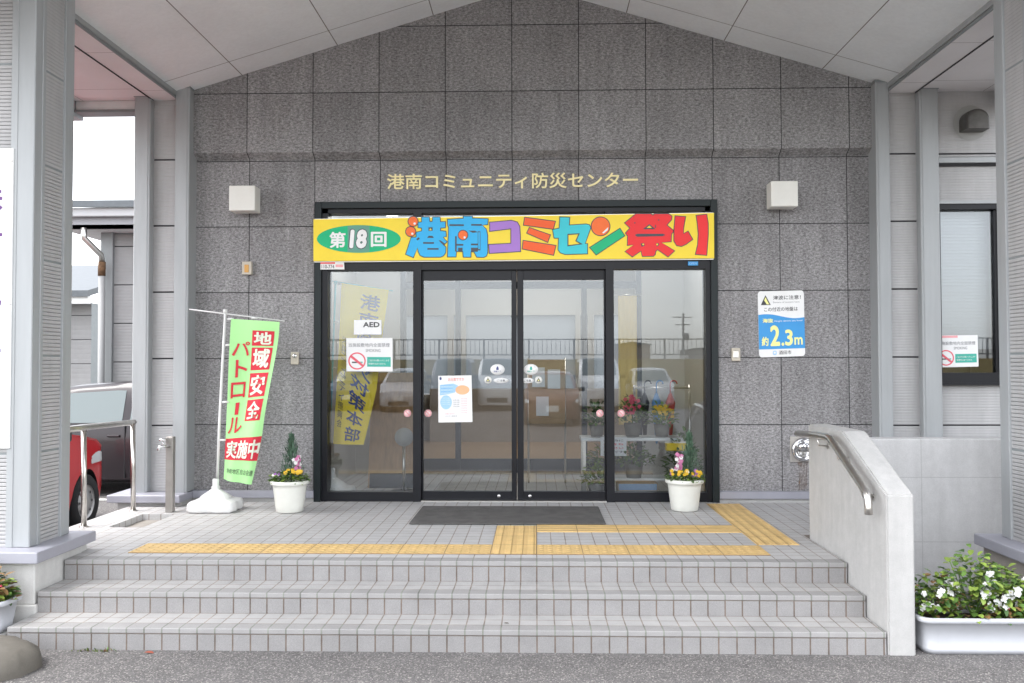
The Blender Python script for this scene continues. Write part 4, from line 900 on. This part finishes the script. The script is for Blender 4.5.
def pot_r(t, x, y):
    b = MB(); conifer(b, x+.05, y+.04, .255, .37, .09, 520); b.build('conifer', t)
    b = MB(); foliage(b, x, y-.02, .245, .15, .13, .10, 330, .032, [LEAFM[0], LEAFM[1], LEAFM[0], LEAFM[2]])
    for s_ in range(5): b.tube([(x-.06+.01*s_, y, .26), (x-.05+.012*s_, y-.01, .44-.02*s_)], .003, LEAFM[0], 5)
    b.build('foliage', t); b = MB()
    for q in range(34): z = .33+.15*random.random(); flower(b, (x-.045+random.uniform(-.022, .022)-(.03 if z < .38 else 0)*random.random(), y-.02+random.uniform(-.02, .02), z), (random.uniform(-.7, .7), -1, .3), .017, PET['pink'] if q % 4 else PET['white'])
    for q in range(26): flower(b, (x+random.uniform(-.13, .13), y-.09+random.uniform(-.03, .04), .295+.05*random.random()), (random.uniform(-.4, .4), -1, .7), .0155, PET['yellow' if q % 3 else ('white' if q % 2 else 'purple')], PET['yellow'])
    b.build('flowers', t)
pot('white plastic flower pot with yellow pansies and conifer, standing beside the lime green flag', -1.765, 1.84, pot_l)
pot('white plastic flower pot with tall pink bloom and pansies, before the right glass panel', 1.545, 1.96, pot_r)
def trough(label, x0, x1, y0, y1, zb, h, fl):
    t = thing('flower_trough', label, 'planter', ((x0+x1)/2, (y0+y1)/2, zb), 'white flower troughs at the foot of the pillars')
    PW = mat('trough_white', (.48, .49, .52), .4, noise=.05, nscale=5); b = MB(); rows = []
    cx, cy = (x0+x1)/2, (y0+y1)/2; wx, wy = (x1-x0)/2, (y1-y0)/2
    for ins, z in ((.05, 0), (.042, 0.0), (.034, .03), (.036, .032), (.02, h-.035), (.004, h-.03), (0, h-.022), (0, h-.004), (.006, h), (.018, h-.002), (.026, h-.04), (.03, h-.07)):
        row = []
        for sx, sy, a0 in ((1, 1, 0), (-1, 1, 90), (-1, -1, 180), (1, -1, 270)):
            for i in range(6): a = R(a0+18*i); r = .06; row.append((cx+sx*(wx-ins-r)+r*math.cos(a), cy+sy*(wy-ins-r)+r*math.sin(a), zb+z))
        rows.append(row)
    b.grid(rows, PW, True, True); b.face(rows[0][::-1], PW); b.build('trough', t)
    b = MB(); b.box(x0+.07, x1-.07, y0+.06, y1-.06, zb+h-.09, zb+h-.03, SOIL); b.build('soil', t); fl(t, cx, cy, zb+h-.03, wx, wy)
def beg_r(t, cx, cy, z, wx, wy):
    b = MB(); f = MB()
    for bx, hh, rr in ((-.21, .25, .13), (.0, .39, .17), (.15, .31, .14), (.28, .23, .12)):
        n = int(330*rr/.13)
        for i in range(n):
            a = random.random()*6.283; r = math.sqrt(random.random())*rr; q = z+hh*random.uniform(0, 1)**.8*(1-(r/rr)**2*.45)
            p = (cx+bx+r*math.cos(a), cy+r*.75*math.sin(a), q); lo = q-z < hh*.35
            leaf(b, p, Vector((math.cos(a), math.sin(a), random.uniform(-.3, .9)))+rv(.4), random.uniform(.03, .05), random.uniform(.024, .036), random.choice([LEAFM[2], LEAFM[2], LEAFM[0], LEAFM[3] if bx < -.1 or lo else LEAFM[2], LEAFM[0], LEAFM[1]]), .3)
        for i in range(12): a = random.random()*6.283; b.tube([(cx+bx, cy, z-.01), (cx+bx+rr*.7*math.cos(a), cy+rr*.5*math.sin(a), z+hh*random.uniform(.4, .8))], .003, LEAFM[0], 5)
        for i in range(9 if bx < .2 else 8):
            a = random.uniform(-3.3, .2); r = rr*random.uniform(.5, 1.0); q = z+hh*random.uniform(.25, .98)*(1-(r/rr)**2*.35); m = PET['white'] if bx < .2 else PET['coral' if i % 2 else 'red']
            p = Vector((cx+bx+r*math.cos(a), cy+r*.8*math.sin(a)-.015, q))
            for j in range(3): flower(f, p+rv(.014), (random.uniform(-.6, .6), -1, .5), random.uniform(.013, .019), m, PET['yellow'] if j == 0 else None, 4)
    b.build('foliage', t); f.build('flowers', t)
trough('white trough of white and red begonias beside the ramp wall', 2.395, 3.08, -.62, -.34, -.368, .205, beg_r)
def beg_l(t, cx, cy, z, wx, wy):
    b = MB(); foliage(b, cx, cy, z-.02, wx*.95, wy*.9, .26, 900, .05, [LEAFM[3], LEAFM[0], LEAFM[2], LEAFM[3], LEAFM[1]]); b.build('foliage', t)
    f = MB()
    for q in range(18): flower(f, (cx+random.uniform(-wx, wx)*.9, cy+random.uniform(-wy, wy), z+random.uniform(.04, .2)), (random.uniform(-.4, .8), -1, .5), .017, PET['red' if q % 2 else 'coral'], None, 4)
    f.build('flowers', t)
trough('white trough of red begonias at the foot of the left pillar, half out of view', -3.34, -2.705, -.62, -.36, -.30, .19, beg_l)
# concrete lump by the lower left step
mb = MB(); rows = []
for r, h in ((.26, -.02), (.262, .03), (.25, .075), (.21, .115), (.13, .14), (.05, .15), (0, .152)):
    rows.append([(-2.67+r*math.cos(2*math.pi*k/28)*1.35*(1+.05*math.sin(3*k)), -.93+r*math.sin(2*math.pi*k/28)*(1+.04*math.cos(2*k+1)), -.37+h) for k in range(28)])
rows = [[(x+random.gauss(0, .005), y+random.gauss(0, .005), z+random.gauss(0, .004)) for x, y, z in r_] for r_ in rows]; mb.grid(rows, M_ROCK, True, True); tag(mb.build('kerb_stone'), 'rounded mossy concrete lump on the asphalt beside the lowest step', 'stone')
mb = MB(); mb.box(-3.4, -2.74, -.64, -.33, -.42, -.302, M_CONCW, .01); tag(mb.build('concrete_block'), 'flat concrete block under the left flower trough', 'concrete block')
# door mat
n = newmat('mat_fibre', .95, .1); f = n.noise(300, 3); f2 = n.noise(8, 3); n.col(n.scale((.15, .145, .14), n.m2('MULTIPLY', n.rng(f, .3, .7, .5, 1.5), n.rng(f2, .3, .7, .85, 1.15)))); n.bump(f, .9, .008)
mb = MB(); mb.box(-.68, .83, 1.25, 2.08, .0055, .014, n.m, .004); tag(mb.build('door_mat'), 'dark grey fibre mat on the tiles before the sliding doors', 'mat')

# ================================================================== VEHICLES
TYRE = mat('tyre_rubber', (.02, .02, .021), .85); RIM = mat('wheel_silver', (.5, .5, .5), .35, .7); LAMPG = mat('headlamp_glass', (.7, .72, .72), .1, spec=.9); PLATE = mat('number_plate', (.8, .8, .76), .5); DARKP = mat('dark_trim_plastic', (.025, .025, .027), .6)
def lerp(T, x):
    for (a, va), (b, vb) in zip(T[:-1], T[1:]):
        if x <= b: k = (x-a)/(b-a); k = max(0, min(1, k)); return va+(vb-va)*k
    return T[-1][1]
def car(label, loc, rz, L, W, H, paint, kind='hatch', wr=.28, cat='car', grp=None, plate=True):
    'front towards +x; built about its own ground point, then turned'
    t = thing('parked_car', label, cat, loc, grp); t.rotation_euler = (0, 0, rz)
    h = L/2; belt = H*.62
    if kind == 'van': top = [(-h, H*.70), (-h+.06, H*.97), (-h+.3, H), (h-1.25, H), (h-.95, H*.97), (h-.42, H*.66), (h-.1, H*.56), (h, H*.4)]; c0, c1 = -h+.05, h-.42
    else: top = [(-h, H*.45), (-h+.06, H*.66), (-h+.42, H*.93), (-h+.8, H*.985), (-h+L*.38, H), (h-L*.46, H*.965), (h-L*.29, H*.66), (h-.45, H*.59), (h-.08, H*.48), (h, H*.36)]; c0, c1 = -h+.08, h-L*.29
    wid = [(-h, .80), (-h+.12, .93), (-h+.5, 1), (h-.75, 1), (h-.3, .92), (h-.1, .80), (h, .62)]
    N = 44; xs_ = [-h+L*(.5-.5*math.cos(math.pi*i/N)) for i in range(N+1)]
    def sec(x):
        w_ = W/2*lerp(wid, x); zt = lerp(top, x); zb = min(belt, zt-.02); cab = max(0, min(1, (zt-zb)/(H-belt)))
        wt = w_*(1-.2*cab*(.7 if kind == 'van' else 1)); zs = .17+.05*max(0, (abs(x)-h+.4)/.4)
        return [(w_*.86, zs), (w_*.97, zs+.05), (w_, zs+.2), (w_*1.0, zb*.78), (w_*.975, zb), (w_*.975*(1-.523)+wt*.523, zb+(zt-zb)*.45), (wt*1.0, zb+(zt-zb)*.86), (wt*.9, zt-.012*cab), (wt*.5, zt+.012), (0, zt+.016)]
    bm = bmesh.new(); rows = []
    for x in xs_:
        S = sec(x); ring_ = [(x, -y, z) for y, z in S]+[(x, y, z) for y, z in S[-2::-1]]; rows.append([bm.verts.new(p) for p in ring_])
    for i in range(N):
        for j in range(len(rows[0])-1): bm.faces.new((rows[i][j], rows[i][j+1], rows[i+1][j+1], rows[i+1][j]))
        bm.faces.new((rows[i][-1], rows[i][0], rows[i+1][0], rows[i+1][-1]))
    bm.faces.new(rows[0][::-1]); bm.faces.new(rows[-1]); bmesh.ops.recalc_face_normals(bm, faces=bm.faces)
    me = bpy.data.meshes.new('body'); bm.to_mesh(me); bm.free(); body = bpy.data.objects.new('body', me); COL.objects.link(body)
    me.materials.append(paint); me.materials.append(DARKP)
    wx = (h-.72, -h+.66); cut = MB()
    for x in wx:
        for sy in (-1, 1): cut.lathe([(0, 0), (wr+.055, 0), (wr+.055, .22), (0, .22)], (x, sy*W/2-(.11 if sy > 0 else .11), wr), DARKP, 32, 'y')
    co = cut.build('cut'); md = body.modifiers.new('b', 'BOOLEAN'); md.object = co; md.operation = 'DIFFERENCE'; md.solver = 'EXACT'
    dg = bpy.context.evaluated_depsgraph_get(); me2 = bpy.data.meshes.new_from_object(body.evaluated_get(dg)); body.modifiers.clear(); body.data = me2
    bpy.data.objects.remove(co); body.parent = t
    for p in me2.polygons: p.use_smooth = True
    try: me2.set_sharp_from_angle(angle=R(38))
    except Exception: pass
    def B(b, name, par=None):
        p = par or t
        me_ = bpy.data.meshes.new(name); me_.from_pydata(b.v, [], b.f)
        for m_ in b.mats: me_.materials.append(m_)
        for pl, mi_ in zip(me_.polygons, b.m): pl.material_index = mi_
        for i_ in b.smooth: me_.polygons[i_].use_smooth = True
        o_ = bpy.data.objects.new(name, me_); COL.objects.link(o_); o_.parent = p; return o_
    def side(x, s_, sy, o=.006):
        S = sec(x); a, b = S[4], S[6]; y = a[0]+(b[0]-a[0])*s_; return (x, sy*(y+o), a[1]+(b[1]-a[1])*s_)
    def cabx(lo, s_): # windows lean with the pillars
        return lo
    cabL = c1-c0; bp_ = c0+cabL*.47
    for sy in (-1, 1):
        for xa, xb, la, lb in ((bp_+.05, c1-.16, .0, .42), (c0+.26, bp_-.05, .22, .0)):
            b = MB(); b.grid([[side(xa+la*s_*(1 if la > .1 else 0)+(xb-lb*s_-xa-la*s_)*q/8, .08+.86*s_, sy) for q in range(9)] for s_ in [i/6 for i in range(7)]], M_CARGLASS, True); B(b, 'side_window')
    def topz(x, f_): 
        S = sec(x); yv = S[7][0]*f_; return yv, S[7][1]+.012*(1-abs(f_))
    b = MB(); xa, xb = c1+.0, (h-1.22 if kind == 'van' else h-L*.445)
    def scr(x, f_, o): S = sec(x); return (x+o, S[7][0]*f_*.93, S[9][1]+.008-abs(f_)**2*.02)
    b.grid([[scr(xa-.03+(xb-xa+.05)*q/8, f_/5, .012) for f_ in range(-5, 6)] for q in range(9)], M_CARGLASS, True); B(b, 'windscreen')
    b = MB(); b.grid([[(scr(-h+.1+(.30)*q/6, f_/5, -.012)) for f_ in range(-5, 6)] for q in range(7)], M_CARGLASS, True); B(b, 'rear_window')
    for x in wx:
        for sy in (-1, 1):
            y = sy*(W/2-.10); b = MB(); b.lathe([(wr*.62, -.085), (wr*.9, -.095), (wr, -.07), (wr, .07), (wr*.9, .095), (wr*.62, .085)], (x, y, wr), TYRE, 36, 'y'); wo_ = B(b, 'wheel')
            b = MB(); s2 = sy; b.lathe([(wr*.64, s2*.085), (wr*.6, s2*.06), (wr*.5, s2*.07), (wr*.2, s2*.085), (0, s2*.088)], (x, y, wr), RIM, 28, 'y')
            for k in range(8): a = k*math.pi/4; cx_, cz_ = x+wr*.45*math.cos(a), wr+wr*.45*math.sin(a); b.lathe([(0, s2*.082), (wr*.055, s2*.081)], (cx_, y, cz_), DARKP, 10, 'y')
            B(b, 'rim', wo_)
    def patch(xa, xb, ya, yb, za, zb, m, name, front=True):
        b = MB(); b.box(xa, xb, ya, yb, za, zb, m, .01, 2); return B(b, name)
    for sy in (-1, 1):
        b = MB(); S = [];
        for i in range(7):
            x = h-.62+.5*i/6; w_ = W/2*lerp(wid, x); S.append([(x, sy*(w_*1.0+.004), H*.43), (x, sy*(w_*.985+.010), H*(.475+.02*math.sin(i/6*3.14))), (x, sy*(w_*.95+.004), H*(.56-.075*i/6))])
        b.grid(S, LAMPG, True); B(b, 'headlamp')
        b = MB(); y0_, y1_ = sorted((sy*W*.36, sy*W*.455)); b.box(-h-.008, -h+.12, y0_, y1_, H*.44, H*.6, mat('tail_red', (.4, .02, .02), .2), .012); B(b, 'tail_lamp')
        b = MB(); x = c1-.35; w_ = W/2*lerp(wid, x); y0_, y1_ = sorted((sy*(w_-.02), sy*(w_+.17))); b.box(x-.04, x+.06, y0_, y1_, belt+.0, belt+.13, DARKP, .03, 3); B(b, 'mirror')
        for xh in (bp_+.14, c0+.38):
            b = MB(); y0_, y1_ = sorted((sy*(W/2-.008), sy*(W/2+.022))); b.box(xh-.08, xh+.08, y0_, y1_, belt*.84, belt*.84+.03, paint, .01, 2); B(b, 'door_handle')
        for xd in (c1-.28, bp_, c0+.22):
            b = MB(); y0_, y1_ = sorted((sy*(W/2*.96), sy*(W/2+.0035))); b.box(xd-.004, xd+.004, y0_, y1_, .24, belt, M_GAP); B(b, 'door_seam')
    patch(h-.09, h+.012, -W*.24, W*.24, H*.16, H*.25, DARKP, 'grille'); patch(h-.14, h-.035, -W*.22, W*.22, H*.36, H*.42, DARKP, 'grille')
    patch(h, h+.022, -.165, .165, H*.27, H*.27+.165, PLATE, 'number_plate'); patch(-h-.02, -h, -.165, .165, H*.34, H*.34+.165, PLATE, 'number_plate')
    return t
def paint(name, c): return mat(name, c, .3, .1, spec=.3, noise=.02, nscale=3, coat=.25)
GZ = -.42
car('small red hatchback parked at the left of the porch, its front wheel behind the handrail', (-5.03, 2.14, GZ), R(91), 3.7, 1.66, 1.5, paint('paint_red', (.55, .008, .014)), 'hatch', .275)
car('dark plum grey hatchback parked crosswise behind the red car', (-5.52, 6.28, GZ), R(180), 4.2, 1.7, 1.44, paint('paint_plum', (.022, .017, .02)), 'hatch', .30)
b = MB(); b.face([(-7.5, 5.16, -.4155), (-3.6, 5.16, -.4155), (-3.6, 5.28, -.4155), (-7.5, 5.28, -.4155)], mat('road_paint', (.75, .75, .73), .7, noise=.1, nscale=14)); struct(b.build('parking_line'))
# the car park across the forecourt, which the glass doors mirror
def mx(px, D): return CAM.x+D*((px-512)/FPX-YAW)
car('brown compact car parked across the forecourt facing the doors', (mx(552, 23), 10.4-23-1.7, -.37), R(90), 3.5, 1.5, 1.42, paint('paint_brown', (.16, .07, .045)), 'hatch', .27)
for px, D, c, nm, k, lab in ((497, 31, (.75, .75, .74), 'paint_white', 'van', 'white van parked under the bank, between the brown car and the silver car'), (398, 30, (.5, .51, .52), 'paint_silver', 'hatch', 'silver car parked under the bank at the left in the mirrored car park'), (600, 30, (.74, .74, .74), 'paint_white', 'van', 'white van parked under the bank to the right of the brown car'), (345, 31, (.04, .06, .12), 'paint_navy', 'hatch', 'navy hatchback parked at the far left end of the mirrored row'), (655, 31, (.45, .46, .47), 'paint_silver', 'hatch', 'silver hatchback parked at the far right end of the mirrored row'), (450, 30.5, (.09, .09, .1), 'paint_black', 'van', 'black van parked under the bank beside the silver car')):
    car(lab, (mx(px, D), 10.4-D-1.7, -.37), R(90), 3.5, 1.5, 1.85 if k == 'van' else 1.5, paint(nm, c), k, .27, 'van' if k == 'van' else 'car')
n = newmat('dry_grass_bank', .95, .1); g1 = n.noise(1.2, 5); g2 = n.noise(9, 5); n.col(n.mix(n.rng(g1, .35, .65, 0, 1), n.scale((.20, .145, .07), n.rng(g2, .3, .7, .6, 1.4)), n.scale((.16, .14, .06), n.rng(g2, .3, .7, .6, 1.4)))); n.bump(g2, .8, .1)
YBK = 10.4-33.5
mb = MB(); rows = []
for i in range(61):
    x = -60+2*i; rows.append([(x, YBK+1+random.uniform(-.2, .2), -.42), (x, YBK-.6, .3+random.uniform(-.1, .1)), (x, YBK-3, 1.1+random.uniform(-.08, .08)), (x, YBK-5.2, 1.5), (x, YBK-9, 1.52), (x, YBK-30, 1.4), (x, YBK-34, -.5)])
mb.grid(rows, n.m, True); struct(mb.build('embankment'))
GF = thing('guard_fence', 'long grey picket guard fence along the top of the dry bank, mirrored in the glass', 'fence', (0, YBK-5.6, 1.5))
FM = mat('fence_grey', (.22, .22, .22), .5, .4)
for i in range(37):
    x = -36+2*i; b = MB(); b.box(x-.04, x+.04, YBK-5.64, YBK-5.56, 1.45, 2.42, FM); b.build('post', GF)
b = MB()
for z in (1.68, 2.36): b.box(-36, 36, YBK-5.62, YBK-5.58, z, z+.05, FM)
b.build('rail', GF)
b = MB()
for i in range(360): x = -36+.2*i; b.box(x-.012, x+.012, YBK-5.61, YBK-5.59, 1.70, 2.36, FM)
b.build('picket_panel', GF)
UP = thing('utility_pole', 'tall concrete utility pole with crossarms and transformer beyond the bank', 'utility pole', (mx(682, 118), 10.4-118, -.4))
x, y = mx(682, 118), 10.4-118
b = MB(); b.tube([(x, y, -.5), (x+.1, y, 8.2)], [.2, .14], FM, 12); b.build('pole', UP)
for z, hw in ((7.6, 1.3), (6.6, 1.0)): b = MB(); b.box(x-hw, x+hw, y-.06, y+.06, z, z+.12, FM); b.build('crossarm', UP)
b = MB(); b.lathe([(0, 0), (.35, 0), (.35, .9), (0, .95)], (x+.5, y, 4.6), FM, 16); b.build('transformer', UP)
for px, D, w_, hh, c, lab in ((632, 75, 3.0, 3.5, (.3, .22, .15), 'brown warehouse beyond the bank in the mirrored view'), (700, 95, 2.6, 3.4, (.4, .38, .36), 'grey shed beyond the bank right of the utility pole')):
    x = mx(px, D); y = 10.4-D; t = thing('warehouse', lab, 'warehouse', (x, y, -.4)); wm = mat('shed_wall_%d' % px, c, .8, noise=.1)
    b = MB(); b.box(x-w_/2, x+w_/2, y-6, y, -.5, hh-.5, wm); b.build('wall', t)
    b = MB(); b.prism([(x-w_/2-.3, hh-.5), (x+w_/2+.3, hh-.5), (x, hh-.25)], y-6.2, y+.2, ROOF); b.build('roof', t)
    b = MB(); b.box(x-1, x+1, y-.02, y+.05, -.5, 1.8, FM); b.build('door', t)

# ================================================================== THINGS INSIDE THE LOBBY
DT_ = thing('display_table', 'white display table with plants behind the right glass panel', 'table', (1.3, 3.0, 0))
b = MB(); b.box(.72, 1.70, 2.78, 3.12, .51, .54, M_WHITE, .004); b.build('tabletop', DT_)
for x in (.75, 1.67):
    for y in (2.8, 3.1): b = MB(); b.box(x-.015, x+.015, y-.015, y+.015, .004, .51, M_STEEL); b.build('leg', DT_)
b = MB(); b.box(.74, 1.68, 2.8, 3.1, .14, .16, M_WHITE); b.build('shelf', DT_)
def inplant(label, x, y, z, r, h, pal, n_=160, fl=None, L=.05):
    t = thing('potted_plant', label, 'plant', (x, y, z), 'potted plants inside the lobby'); rp = min(r*.6, .09)
    b = MB(); b.lathe([(0, 0), (rp*.75, 0), (rp, rp*1.5), (rp*.93, rp*1.5), (rp*.9, rp*1.35), (0, rp*1.35)], (x, y, z), mat('plant_pot_grey', (.16, .15, .13), .7, noise=.1), 20); b.build('pot', t)
    b = MB(); foliage(b, x, y, z+rp*1.2, r, r, h, n_, L, pal, 1.2)
    b.tube([(x, y, z+rp), (x, y, z+h*.7)], .006, LEAFM[1], 6); b.build('foliage', t)
    if fl:
        b = MB()
        for q in range(26): a = random.random()*6.28; flower(b, (x+r*.8*math.cos(a)*random.random(), y-r*.5, z+rp+h*random.uniform(.45, 1)), (0, -1, .4), .02, fl)
        b.build('flowers', t)
inplant('bushy green plant at the left end of the display table', .88, 2.95, .542, .12, .26, [LEAFM[0], LEAFM[1]])
inplant('plant with red flowers in the middle of the display table', 1.22, 2.95, .542, .14, .30, [LEAFM[1], LEAFM[0]], 170, PET['red'])
inplant('yellow flowering plant near the right end of the display table', 1.50, 2.95, .542, .13, .22, [LEAFM[0], LEAFM[2]], 150, PET['yellow'])
inplant('pale leafed plant on the table shelf behind the paper sign', .95, 2.9, .162, .15, .20, [LEAFM[2], LEAFM[0], mat('leaf_silver', (.35, .4, .33), .6)])
inplant('dense dark green plant on the table shelf beside the cardboard box', 1.22, 2.85, .162, .17, .22, [LEAFM[0], LEAFM[1]], 220)
inplant('leafy plant on the lobby floor under the display table', .86, 2.72, .006, .14, .20, [LEAFM[0], LEAFM[2]], 160)
inplant('large spreading plant on the lobby floor behind the right flower pot', 1.66, 2.74, .006, .16, .52, [LEAFM[0], LEAFM[1]], 260)
q = [PY(601, 437, 2.75), PY(627, 437, 2.75)]
def sale(b, fn):
    for i, (s_, m_) in enumerate((('ご自由に', TXT), ('お持ち', RED), ('ください', RED), ('無料です', TXT))): text(b, s_, .12, .88, .76-.2*i, .88-.2*i, lambda u, v, h=0: fn(u, v, .001), m_, .01)
notice('paper_sign', 'white paper sign with red and black writing hung from the display table', 'sign', [(600.5, 437), (626.5, 437), (626.5, 456), (600.5, 456)], 2.77, M_PAPER, sale)
CB = thing('cardboard_box', 'blue and tan cardboard box on the lobby floor under the display table', 'box', (1.25, 2.85, 0))
b = MB(); b.box(1.05, 1.42, 2.66, 2.84, .006, .135, mat('cardboard', (.42, .29, .17), .8, noise=.08), .004); b.build('box', CB)
b = MB(); b.box(1.06, 1.41, 2.655, 2.6595, .07, .128, flat('box_blue', (.2, .33, .5))); b.build('printed_band', CB)
YT = thing('tray', 'yellow plastic tray at the right end of the display table', 'tray', (1.6, 2.74, .43))
b = MB(); b.box(1.50, 1.74, 2.66, 2.775, .43, .50, mat('tray_yellow', (.85, .6, .02), .4), .006); b.build('tray', YT); b = MB(); b.box(1.50, 1.74, 2.72, 2.74, .50, .514, M_STEEL); b.build('hanger', YT)
US = thing('umbrella_rack', 'thin steel umbrella rack on the lobby floor near the right wall', 'rack', (1.62, 3.4, 0))
b = MB()
for x in (1.30, 1.86): b.tube([(x, 3.5, .006), (x, 3.5, 1.02)], .012, M_STEEL, 8)
b.tube([(1.30, 3.5, .99), (1.86, 3.5, .99)], .012, M_STEEL, 8); b.build('frame', US)
for x, m_, nm in ((1.52, mat('umbrella_blue', (.12, .3, .6), .6), 'blue'), (1.66, mat('umbrella_red', (.55, .08, .06), .6), 'red'), (1.40, mat('umbrella_black', (.02, .02, .025), .6), 'black')):
    t = thing('umbrella', 'furled %s umbrella hung on the thin steel rack in the lobby' % nm, 'umbrella', (x, 3.47, .4))
    b = MB(); b.lathe([(0, 0), (.012, .02), (.04, .35), (.05, .42), (.02, .5), (.012, .52)], (x, 3.46, .42), m_, 14); b.build('canopy', t)
    b = MB(); b.tube([(x, 3.46, .92), (x, 3.46, 1.03)]+[(x+.035-.035*math.cos(a), 3.46-.0, 1.03+.035*math.sin(a)) for a in (.6, 1.2, 1.8, 2.4, 3.1)], .008, m_, 8); b.build('handle', t)
YC = thing('door_curtain', 'yellow cloth curtain hanging in the lobby behind the display table', 'curtain', (1.35, 4.3, .6))
b = MB(); b.grid([[(1.22+.03*j, 4.35+.02*math.sin(j*1.9), 2.0-.16*i) for j in range(8)] for i in range(10)], mat('curtain_cream', (.62, .48, .2), .8), True); b.build('cloth', YC)
b = MB(); b.tube([(1.18, 4.36, 2.01), (1.48, 4.36, 2.01)], .01, M_STEEL, 8); b.build('rod', YC)
EB = thing('notice_easel', 'wooden framed notice board on thin legs inside the lobby behind the right door', 'easel', (.35, 3.6, 0))
b = MB(); b.box(.22, .60, 3.60, 3.62, .62, 1.28, mat('board_cork', (.45, .32, .2), .8, noise=.1), .003); b.build('board', EB)
for x in (.22, .60): b = MB(); b.tube([(x, 3.63, .006), (x, 3.63, 1.3)], .01, M_STEEL, 8); b.build('leg', EB)
for k, (a0, z0) in enumerate(((.26, 1.0), (.42, .98), (.30, .7))): b = MB(); b.box(a0, a0+.13, 3.596, 3.599, z0, z0+.2, M_PAPER); b.build('notice_sheet', EB)
WB = thing('leaning_board', 'brown wooden board leaning behind the yellow flag in the lobby', 'board', (-1.0, 3.3, 0))
b = MB(); b.prism([(3.25, .006), (3.29, .006), (3.52, 1.15), (3.48, 1.15)], -1.38, -.86, WOOD, 'x'); b.build('board', WB); b = MB(); b.prism([(3.235, .006), (3.248, .006), (3.27, .15), (3.255, .15)], -1.36, -.88, M_BLACK, 'x'); b.build('kick_strip', WB)
DS = thing('pedestal_sign', 'slim stand with round grey disc inside the lobby beside the left door post', 'stand', (-.93, 3.0, 0))
b = MB(); b.lathe([(0, -.008), (.09, -.008), (.09, .008), (0, .008)], (-.98, 3.0, .53), mat('disc_grey', (.35, .35, .34), .5), 28, 'y'); b.build('disc', DS); b = MB(); b.tube([(-.98, 3.0, .02), (-.98, 3.0, .44)], .014, M_STEEL, 10); b.lathe([(0, .02), (.12, .016), (.13, .006), (0, .006)], (-.98, 3.0, 0), M_BLACK, 20); b.build('stand', DS)

# rust below the hose connection, weeds and a leaf at the foot of the steps
rm = bpy.data.materials.new('rust_streak'); rm.use_nodes = True; q = NT(rm); q.b.inputs['Base Color'].default_value = (.22, .13, .08, 1); q.b.inputs['Roughness'].default_value = .9
q.t.links.new(q.m2('MULTIPLY', q.rng(q.noise(40, 4, q.comb(q.m2('MULTIPLY', q.x, 2), q.y, q.m2('MULTIPLY', q.z, .3))), .42, .62, 0, .75), q.rng(q.noise(14, 3), .3, .6, .3, 1)), q.b.inputs['Alpha'])
b = MB(); b.face([(2.635, YW-.0022, .11), (2.70, YW-.0022, .11), (2.715, YW-.0022, .36), (2.625, YW-.0022, .36)], rm); b.build('rust_streak', FC)
wt = thing('weed_tuft', 'tiny green weeds in the joint between asphalt and lowest step', 'weed', (-2.15, -.63, -.37))
b = MB()
for i in range(46): x = -2.17+random.gauss(0, .07); leaf(b, (x, -.615-random.random()*.02, -.372), (random.uniform(-.6, .6), -random.random()*.7, 1), random.uniform(.012, .035), .007, random.choice(LEAFM))
b.build('blades', wt)
b = MB(); leaf(b, (-1.87, -.66, -.362), (1, .3, .05), .05, .028, mat('dry_leaf_red', (.3, .08, .05), .8)); tag(b.build('fallen_leaf'), 'small red brown fallen leaf on the asphalt by the lowest step', 'leaf')
b = MB(); leaf(b, (.11, -.47, -.243), (1, .2, .05), .035, .018, mat('dry_leaf_brown', (.12, .09, .06), .8)); tag(b.build('fallen_leaf'), 'tiny dark fallen leaf lying on the lowest tread', 'leaf')
